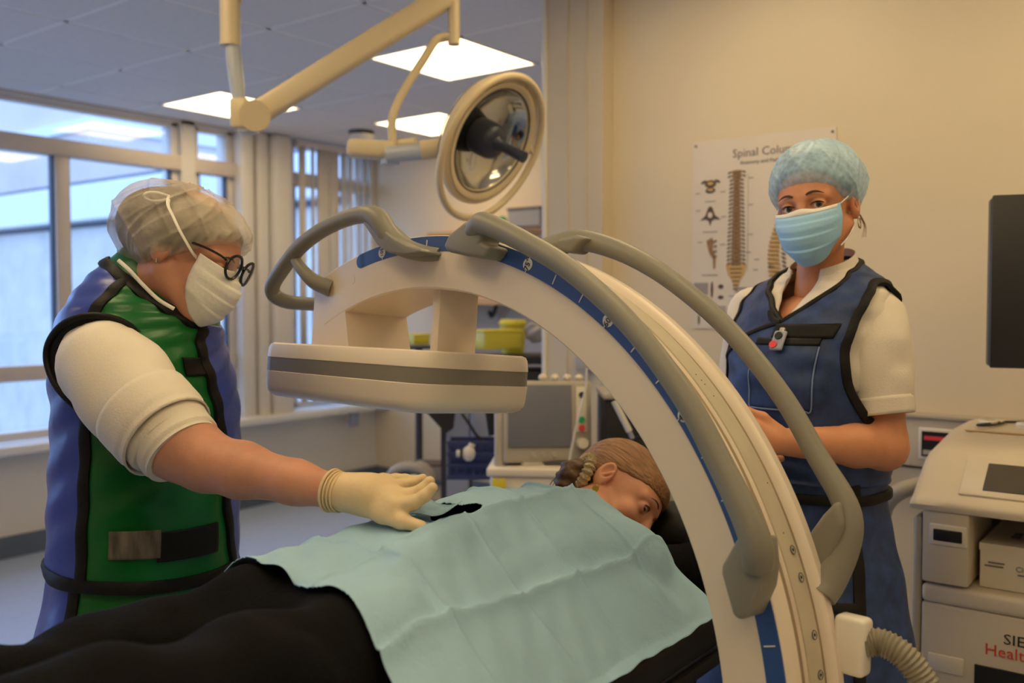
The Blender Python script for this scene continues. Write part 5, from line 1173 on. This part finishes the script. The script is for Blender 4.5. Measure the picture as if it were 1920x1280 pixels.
# carton in the open shelf, cable on top
bxo = thing('carton', (2.62, .26, .746), 'white printed carton lying in the open shelf of the cart', 'box')
q0 = PX(1838, 1040, 2.43); obj('carton_body', box2((2.43, .02, .747), (2.86, q0[1], .85)), M['carton'], bxo, smooth=False)
obj('carton_lid_edge', box2((2.428, .02, .835), (2.86, q0[1]+.002, .852)), M['carton'], bxo, smooth=False)
obj('carton_print', text_geo('Cios Flow', .018, RX, (2.4285, q0[1]-.075, .800), 'LEFT'), M['ink_text'], bxo, smooth=False)
obj('carton_print_bar', box((2.4285, q0[1]-.035, .808), (.001, .035, .004)), M['ink_text'], bxo); obj('carton_print_bar', box((2.4285, q0[1]-.030, .800), (.001, .04, .003)), M['ink_text'], bxo); obj('carton_print_bar', box((2.4285, q0[1]-.11, .787), (.001, .06, .003)), M['ink_text'], bxo)
obj('carton_mark', box((2.55, q0[1]-.06, .8525), (.06, .02, .0012)), M['ink_text'], bxo)
cab = [P(1874, 822, 2.55), P(1850, 820, 2.52), P(1832, 836, 2.50), P(1840, 848, 2.49), P(1862, 845, 2.50), P(1880, 828, 2.54), P(1884, 800, 2.56), P(1900, 806, 2.56), P(1925, 818, 2.56), P(1960, 830, 2.56)]
single('coiled_cable', tube(catmull([np.r_[q[:2], max(q[2], 1.095)] for q in cab], 70), .0035, 8), M['cable'], 'thin dark cable looped on top of the workstation cart', 'cable')

# ================================================================== BACKGROUND EQUIPMENT
# anaesthesia / ventilator cart behind the patient
vc = thing('ventilator_cart', P(1010, 900, 3.1)*[1, 1, 0], 'white equipment cart with yellow sticker behind the patient', 'cart')
A = P(918, 880, 3.05); RV = np.stack([nrm(VC(.995, 0, .08)), nrm(VC(-.08, 0, .995))*-1, ZUP], 1)
def vb_(name, c, s, m, r=.01, parent=None): return obj(name, rbox(A + RV @ np.asarray(c), s, r, 3, RV), M[m], parent or vc)
body = vb_('cabinet', (.17, .22, -.40), (.34, .44, .76), 'equip_white', .012)
vb_('work_surface', (.17, .22, -.008), (.36, .46, .03), 'equip_white', .008); vb_('tray', (.19, .2, .012), (.28, .3, .012), 'dark_side', .004)
dr1 = vb_('drawer', (.17, -.004, -.14), (.31, .012, .16), 'equip_white', .004); vb_('drawer_handle', (.2, -.016, -.12), (.06, .012, .014), 'dark_side', .004, dr1)
vb_('drawer', (.17, -.004, -.32), (.31, .012, .16), 'equip_white', .004); vb_('drawer', (.17, -.004, -.5), (.31, .012, .16), 'equip_white', .004)
vb_('warning_sticker', (.032, -.011, -.045), (.042, .003, .034), 'yellow', .001); 
for x in (.05, .29):
    for y in (.05, .39): obj('caster', cyl(A+RV @ np.array([x-.015, y, 0])-[0, 0, A[2]-.04], A+RV @ np.array([x+.015, y, 0])-[0, 0, A[2]-.04], .04, 16), M['void'], vc)
obj('bracket', tube(catmull([A+RV @ np.array([.05, .15, .0]), A+RV @ np.array([.06, .12, .05]), A+RV @ np.array([.06, .11, .09])], 8), .012, 10), M['equip'], vc)
# monitor on the cart
mo2 = thing('ventilator_monitor', P(1030, 800, 3.1), 'grey patient monitor with coloured buttons on the equipment cart', 'monitor')
mtl, mbr = P(960, 722, 3.12), P(1105, 868, 3.06); mx_ = nrm(VC(.98, -.02, -.2)); mu_ = nrm(VC(.13, .98, -.15)); mz_ = nrm(np.cross(mx_, mu_)); mu_ = np.cross(mz_, mx_); RM = np.stack([mx_, mu_, mz_], 1)
mcn = P(1028, 790, 3.1)
def mb(name, c, s, m, r=.006, parent=None): return obj(name, rbox(mcn + RM @ np.asarray(c), s, r, 3, RM), M[m], parent or mo2)
mb('casing', (0, 0, -.05), (.30, .27, .10), 'equip', .012); scr = mb('screen', (-.028, .018, .003), (.215, .205, .006), 'equip_screen', .002)
mb('button_strip', (.112, .04, .004), (.036, .15, .006), 'equip_white', .002)
obj('green_button', disc(mcn+RM @ np.array([.112, .005, .009]), mz_, .011, .006), M['green_led'], mo2); obj('red_button', disc(mcn+RM @ np.array([.112, -.022, .009]), mz_, .011, .006), M['red_led'], mo2)
obj('dark_button', disc(mcn+RM @ np.array([.113, .088, .009]), mz_, .010, .006), M['dark_side'], mo2); obj('rotary_knob', disc(mcn+RM @ np.array([.112, -.072, .014]), mz_, .018, .025), M['equip_white'], mo2)
for k in range(3): obj('key', disc(mcn+RM @ np.array([-.05+.035*k, -.108, .004]), mz_, .009, .006), M['equip'], mo2)
mb('side_arm', (-.16, -.06, -.03), (.03, .2, .03), 'equip', .01); mb('foot', (0, -.16, -.06), (.18, .06, .12), 'equip', .01)
# cables on the monitor: white row on top and hanging lead
for k in range(4):
    single('white_connector', ellip(mcn + RM @ np.array([-.01+.042*k, .147, -.03]), (.017, .014, .012)), M['equip_white'], 'small white connector, number %s from the left on top of the grey patient monitor' % ('one', 'two', 'three', 'four')[k], 'connector', 'white connectors on the monitor')
single('hanging_lead', tube(catmull([P(1100, 690, 3.0), P(1098, 730, 3.0), P(1085, 780, 3.0), P(1070, 850, 3.0), P(1068, 880, 3.0)], 20), .004, 8), M['cable_white'], 'white lead hanging in front of the patient monitor', 'cable')
bt = thing('dark_equipment_tower', P(1168, 900, 3.15)*[1, 1, 0], 'tall dark equipment housing beside the patient monitor', 'equipment')
q = P(1168, 805, 3.15); obj('housing', rbox((q[0], q[1], q[2]/2+.06), (.15, .26, q[2]+.12), .012, 2, np.stack([RGT, FWH, ZUP], 1)), M['void'], bt); obj('top_cover', rbox((q[0], q[1], q[2]+.125), (.16, .28, .02), .006, 2, np.stack([RGT, FWH, ZUP], 1)), M['equip'], bt)
pr = thing('probe_holder', P(1195, 860, 2.9), 'white pen shaped probe with dark cup hanging beside the dark tower', 'probe')
obj('shaft', cyl(P(1152, 752, 2.9), P(1180, 808, 2.9), .010), M['cable_white'], pr); obj('tip', cyl(P(1180, 808, 2.9), P(1186, 822, 2.9), .007), M['blue_grey'], pr); obj('cup', cyl(P(1186, 820, 2.92), P(1204, 875, 2.92), .028), M['void'], pr)
obj('hanger', cyl(P(1186, 822, 2.95), np.r_[P(1200, 900, 2.95)[:2], 0], .008), M['equip'], pr)
# infusion stand with blue basket
st = thing('equipment_stand', P(850, 900, 3.9)*[1, 1, 0], 'blue-grey upright equipment stand with dark top bracket', 'stand')
s0 = P(858, 770, 3.9); obj('post', prism([(-.045, -.03), (.045, -.03), (.045, .03), (-.045, .03)], s0[2]+.02-.06, np.stack([RGT, FWH, ZUP], 1), (*s0[:2], .06)), M['blue_grey'], st, smooth=False)
obj('post_spine', prism([(-.02, -.02), (.02, -.02), (.02, .02), (-.02, .02)], s0[2]-.06, np.stack([RGT, FWH, ZUP], 1), (*(P(836, 770, 3.92)[:2]), .06)), M['dark_side'], st, smooth=False)
obj('post_panel', rbox(P(902, 815, 4.0), (.09, .02, .26), .01, 2, np.stack([RGT, FWH, ZUP], 1)), M['blue_grey'], st)
obj('top_bracket', prism([(-.08, .09), (.06, .09), (.05, .0), (.02, -.02)], .05, np.stack([RGT, ZUP, -FWH], 1), P(828, 800, 3.82)), M['dark_plastic'], st, smooth=False)
obj('foot', rbox((*s0[:2], .045), (.34, .34, .05), .02, 2, np.stack([RGT, FWH, ZUP], 1)), M['blue_grey'], st)
obj('cable', tube(catmull([P(866, 775, 3.5), P(880, 795, 3.5), P(893, 815, 3.5), P(905, 825, 3.5)], 12), .006, 8), M['cable'], st)
obj('black_hose', cyl(P(918, 770, 3.45), P(925, 815, 3.45), .018), M['void'], st)
bs = thing('wire_basket', P(890, 885, 3.5), 'blue wire basket clipped to the grey equipment stand', 'basket')
Rk = np.stack([RGT, FWH, ZUP], 1); k0 = P(888, 858, 3.48)
for i in range(7): obj('upright_wire', box(k0 + RGT*(-.09+.03*i) - FWH*.06, (.006, .006, .13), Rk), M['basket'], bs)
for j in range(4): obj('ring_wire', join(box(k0 + ZUP*(-.06+.042*j)-FWH*.06, (.19, .007, .008), Rk), box(k0 + ZUP*(-.06+.042*j)+FWH*.06, (.19, .007, .008), Rk), box(k0 + ZUP*(-.06+.042*j)-RGT*.09, (.007, .12, .008), Rk), box(k0 + ZUP*(-.06+.042*j)+RGT*.09, (.007, .12, .008), Rk)), M['basket'], bs)
obj('back_panel', box(k0 + FWH*.065, (.19, .006, .14), Rk), M['basket'], bs); obj('floor_panel', box(k0 - ZUP*.066, (.19, .13, .008), Rk), M['basket'], bs)
wv = thing('white_valve', P(877, 848, 3.38), 'white valve fitting hanging in front of the blue basket', 'valve')
vq = P(879, 850, 3.38); obj('body', ellip(vq, (.024, .024, .028)), M['equip_white'], wv); obj('spout', cyl(vq, vq+RGT*.012+ZUP*.035, .012), M['equip_white'], wv); obj('port', cyl(vq-RGT*.045, vq, .013), M['cable_white'], wv); obj('collar', cyl(vq-RGT*.03, vq-RGT*.022, .018), M['void'], wv)
# coiled tubes on the floor trolley at the back
ct = thing('coiled_tube', P(770, 910, 4.3)*[1, 1, 0], 'pale grey coiled breathing tube and teal bag by the window wall', 'tube')
cq = P(765, 905, 4.3); a = np.linspace(0, 2*np.pi*2.2, 70); obj('coil', tube(np.array([cq + RGT*math.cos(t)*.10 + ZUP*(math.sin(t)*.07) + FWH*.01*t for t in a]), .016, 10), M['equip'], ct)
obj('teal_bag', ellip(P(765, 905, 4.38), (.11, .08, .05), Rk), M['dark_teal'], ct); obj('trolley', rbox((*P(780, 960, 4.5)[:2], .27), (.40, .3, .50), .02, 2, Rk), M['equip'], ct)
obj('white_lid', ellip(P(776, 898, 4.25), (.03, .03, .022)), M['white_gloss'], ct)
pcr = thing('storage_crate', P(808, 885, 4.2)*[1, 1, 0]+[0, 0, .55], 'brownish storage crate on the trolley behind the coiled tube', 'crate')
obj('crate_body', rbox(P(805, 882, 4.6), (.16, .14, .08), .01, 2, Rk), M['ink_grey'], pcr); obj('crate_rim', rbox(P(805, 868, 4.6), (.17, .15, .012), .004, 2, Rk), M['ink_dark'], pcr)
# wall box on the window wall and grey paper towel plate
single('wall_outlet_cover', rbox(PY(663, 785, YW-.11), (.09, .03, .11), .008, 2), M['blue_grey'], 'pale grey cover plate under the window sill', 'outlet')
# far wall: shelf, board, hooks, yellow bins
sh = thing('wall_shelf_unit', (XB-.12, 3.5, 1.05), 'pale wooden shelf board along the far wall', 'shelf')
t1 = PX(900, 436, XB-.15)[2]; t2 = PX(900, 565, XB-.15)[2]
obj('top_board', rbox((XB-.12, 3.45, t1), (.24, 2.3, .03), .005, 1), M['wood'], sh); obj('lower_board', rbox((XB-.12, 3.45, t2), (.24, 2.3, .05), .005, 1), M['wood'], sh)
obj('back_board', box2((XB-.02, 2.3, t2), (XB-.005, 4.6, t1)), M['wall_back'], sh); obj('grey_backing', box2((XB-.03, 2.3, .75), (XB-.01, 4.6, t2)), M['equip'], sh)
for y in (2.31, 3.5, 4.59): obj('bracket', rbox((XB-.1, y, (t1+t2)/2), (.2, .02, t1-t2), .003, 1), M['wood'], sh)
bxg = PX(995, 440, XB-.2); gb = thing('grey_file_box', bxg-[0, 0, .1], 'grey box with dark lid on the far shelf', 'box'); obj('box_body', box((bxg[0], bxg[1], t1+.07), (.16, .26, .11)), M['equip'], gb, smooth=False); obj('box_lid', box((bxg[0], bxg[1], t1+.13), (.17, .27, .015)), M['ink_dark'], gb, smooth=False)
single('green_bottle_cap', ellip(PX(942, 412, XB-.1), (.03, .03, .028)), M['green_led'], 'small green cap standing on the far wooden shelf', 'bottle')
hk = PX(938, 580, XB-.05); single('coat_hook', tube(catmull([hk+[0, 0, .05], hk+[-.04, 0, .03], hk+[-.05, .02, -.03], hk+[-.04, .05, -.05], hk+[-.05, .06, -.01]], 20), .014, 8), M['void'], 'black wall hook under the far shelf', 'hook')
ytro = thing('supply_trolley', P(950, 700, 4.6)*[1, 1, 0], 'dark supply trolley carrying the yellow bins', 'trolley')
yq = P(950, 664, 4.6); obj('deck', rbox((yq[0], yq[1], yq[2]-.02), (.42, .34, .04), .006, 2, Rk), M['dark_plastic'], ytro); 
for sx in (-.19, .19):
    for sy in (-.15, .15): obj('leg', cyl(np.r_[(yq+RGT*sx+FWH*sy)[:2], 0], yq+RGT*sx+FWH*sy-[0, 0, .03], .015), M['dark_side'], ytro)
obj('lower_shelf', rbox((yq[0], yq[1], .35), (.42, .34, .03), .006, 2, Rk), M['dark_side'], ytro); obj('drawer_block', rbox((yq[0], yq[1], yq[2]-.2), (.40, .32, .26), .01, 2, Rk), M['dark_plastic'], ytro)
Ry = np.stack([nrm(VC(.9, 0, -.45)), nrm(VC(-.45, 0, -.9)), ZUP], 1)
for px, py, D, s, lab in ((932, 637, 4.5, (.20, .14, .085), 'larger yellow sharps bin on the supply trolley'), (785, 637, 5.0, (.095, .10, .05), 'small yellow bin seen between the C-arm carrier legs')):
    c = P(px, py, D); t = thing('yellow_bin', c-[0, 0, s[2]/2], lab, 'bin', 'yellow sharps bins'); obj('tub', rbox(c, s, .01, 2, Ry), M['yellow'], t); obj('lid', rbox(c+[0, 0, s[2]/2], (s[0]*1.04, s[1]*1.04, .016), .005, 2, Ry), M['yellow'], t)
c = P(962, 606, 4.70); t = thing('yellow_bin', np.r_[c[:2], yq[2]], 'yellow bin with round lid stacked behind the larger bin', 'bin', 'yellow sharps bins'); obj('tub', cyl(np.r_[c[:2], yq[2]], c, .055, r2=.068), M['yellow'], t); obj('lid', cyl(c, c+[0, 0, .02], .075, r2=.06), M['yellow'], t)
c = P(1006, 622, 4.5); single('crumpled_wrap', nets(lambda p: el(p, c, (.05, .06, .05))+.008*np.sin(p[0]*90)*np.sin(p[2]*110+p[1]*60), c-.09, c+.09, .008), M['equip'], 'crumpled grey plastic wrap beside the yellow bins', 'wrap')
sup = P(870, 660, 4.55); t = thing('bin_shelf', np.r_[P(785, 660, 5.0)[:2], 0], 'narrow stand holding the small yellow bin', 'stand'); pz = P(785, 648, 5.0); obj('plate', rbox(pz-[0, 0, .008], (.14, .12, .016), .003, 1, Ry), M['dark_side'], t); obj('pole', cyl(np.r_[pz[:2], 0], pz-[0, 0, .01], .02), M['dark_side'], t)
# wall switch on the pier seen through the C-arm
single('wall_dispenser', rbox(PX(1100, 680, XP-.10), (.06, .07, .06), .01, 2), M['equip'], 'small grey dispenser fixed to the glossy pier', 'dispenser')
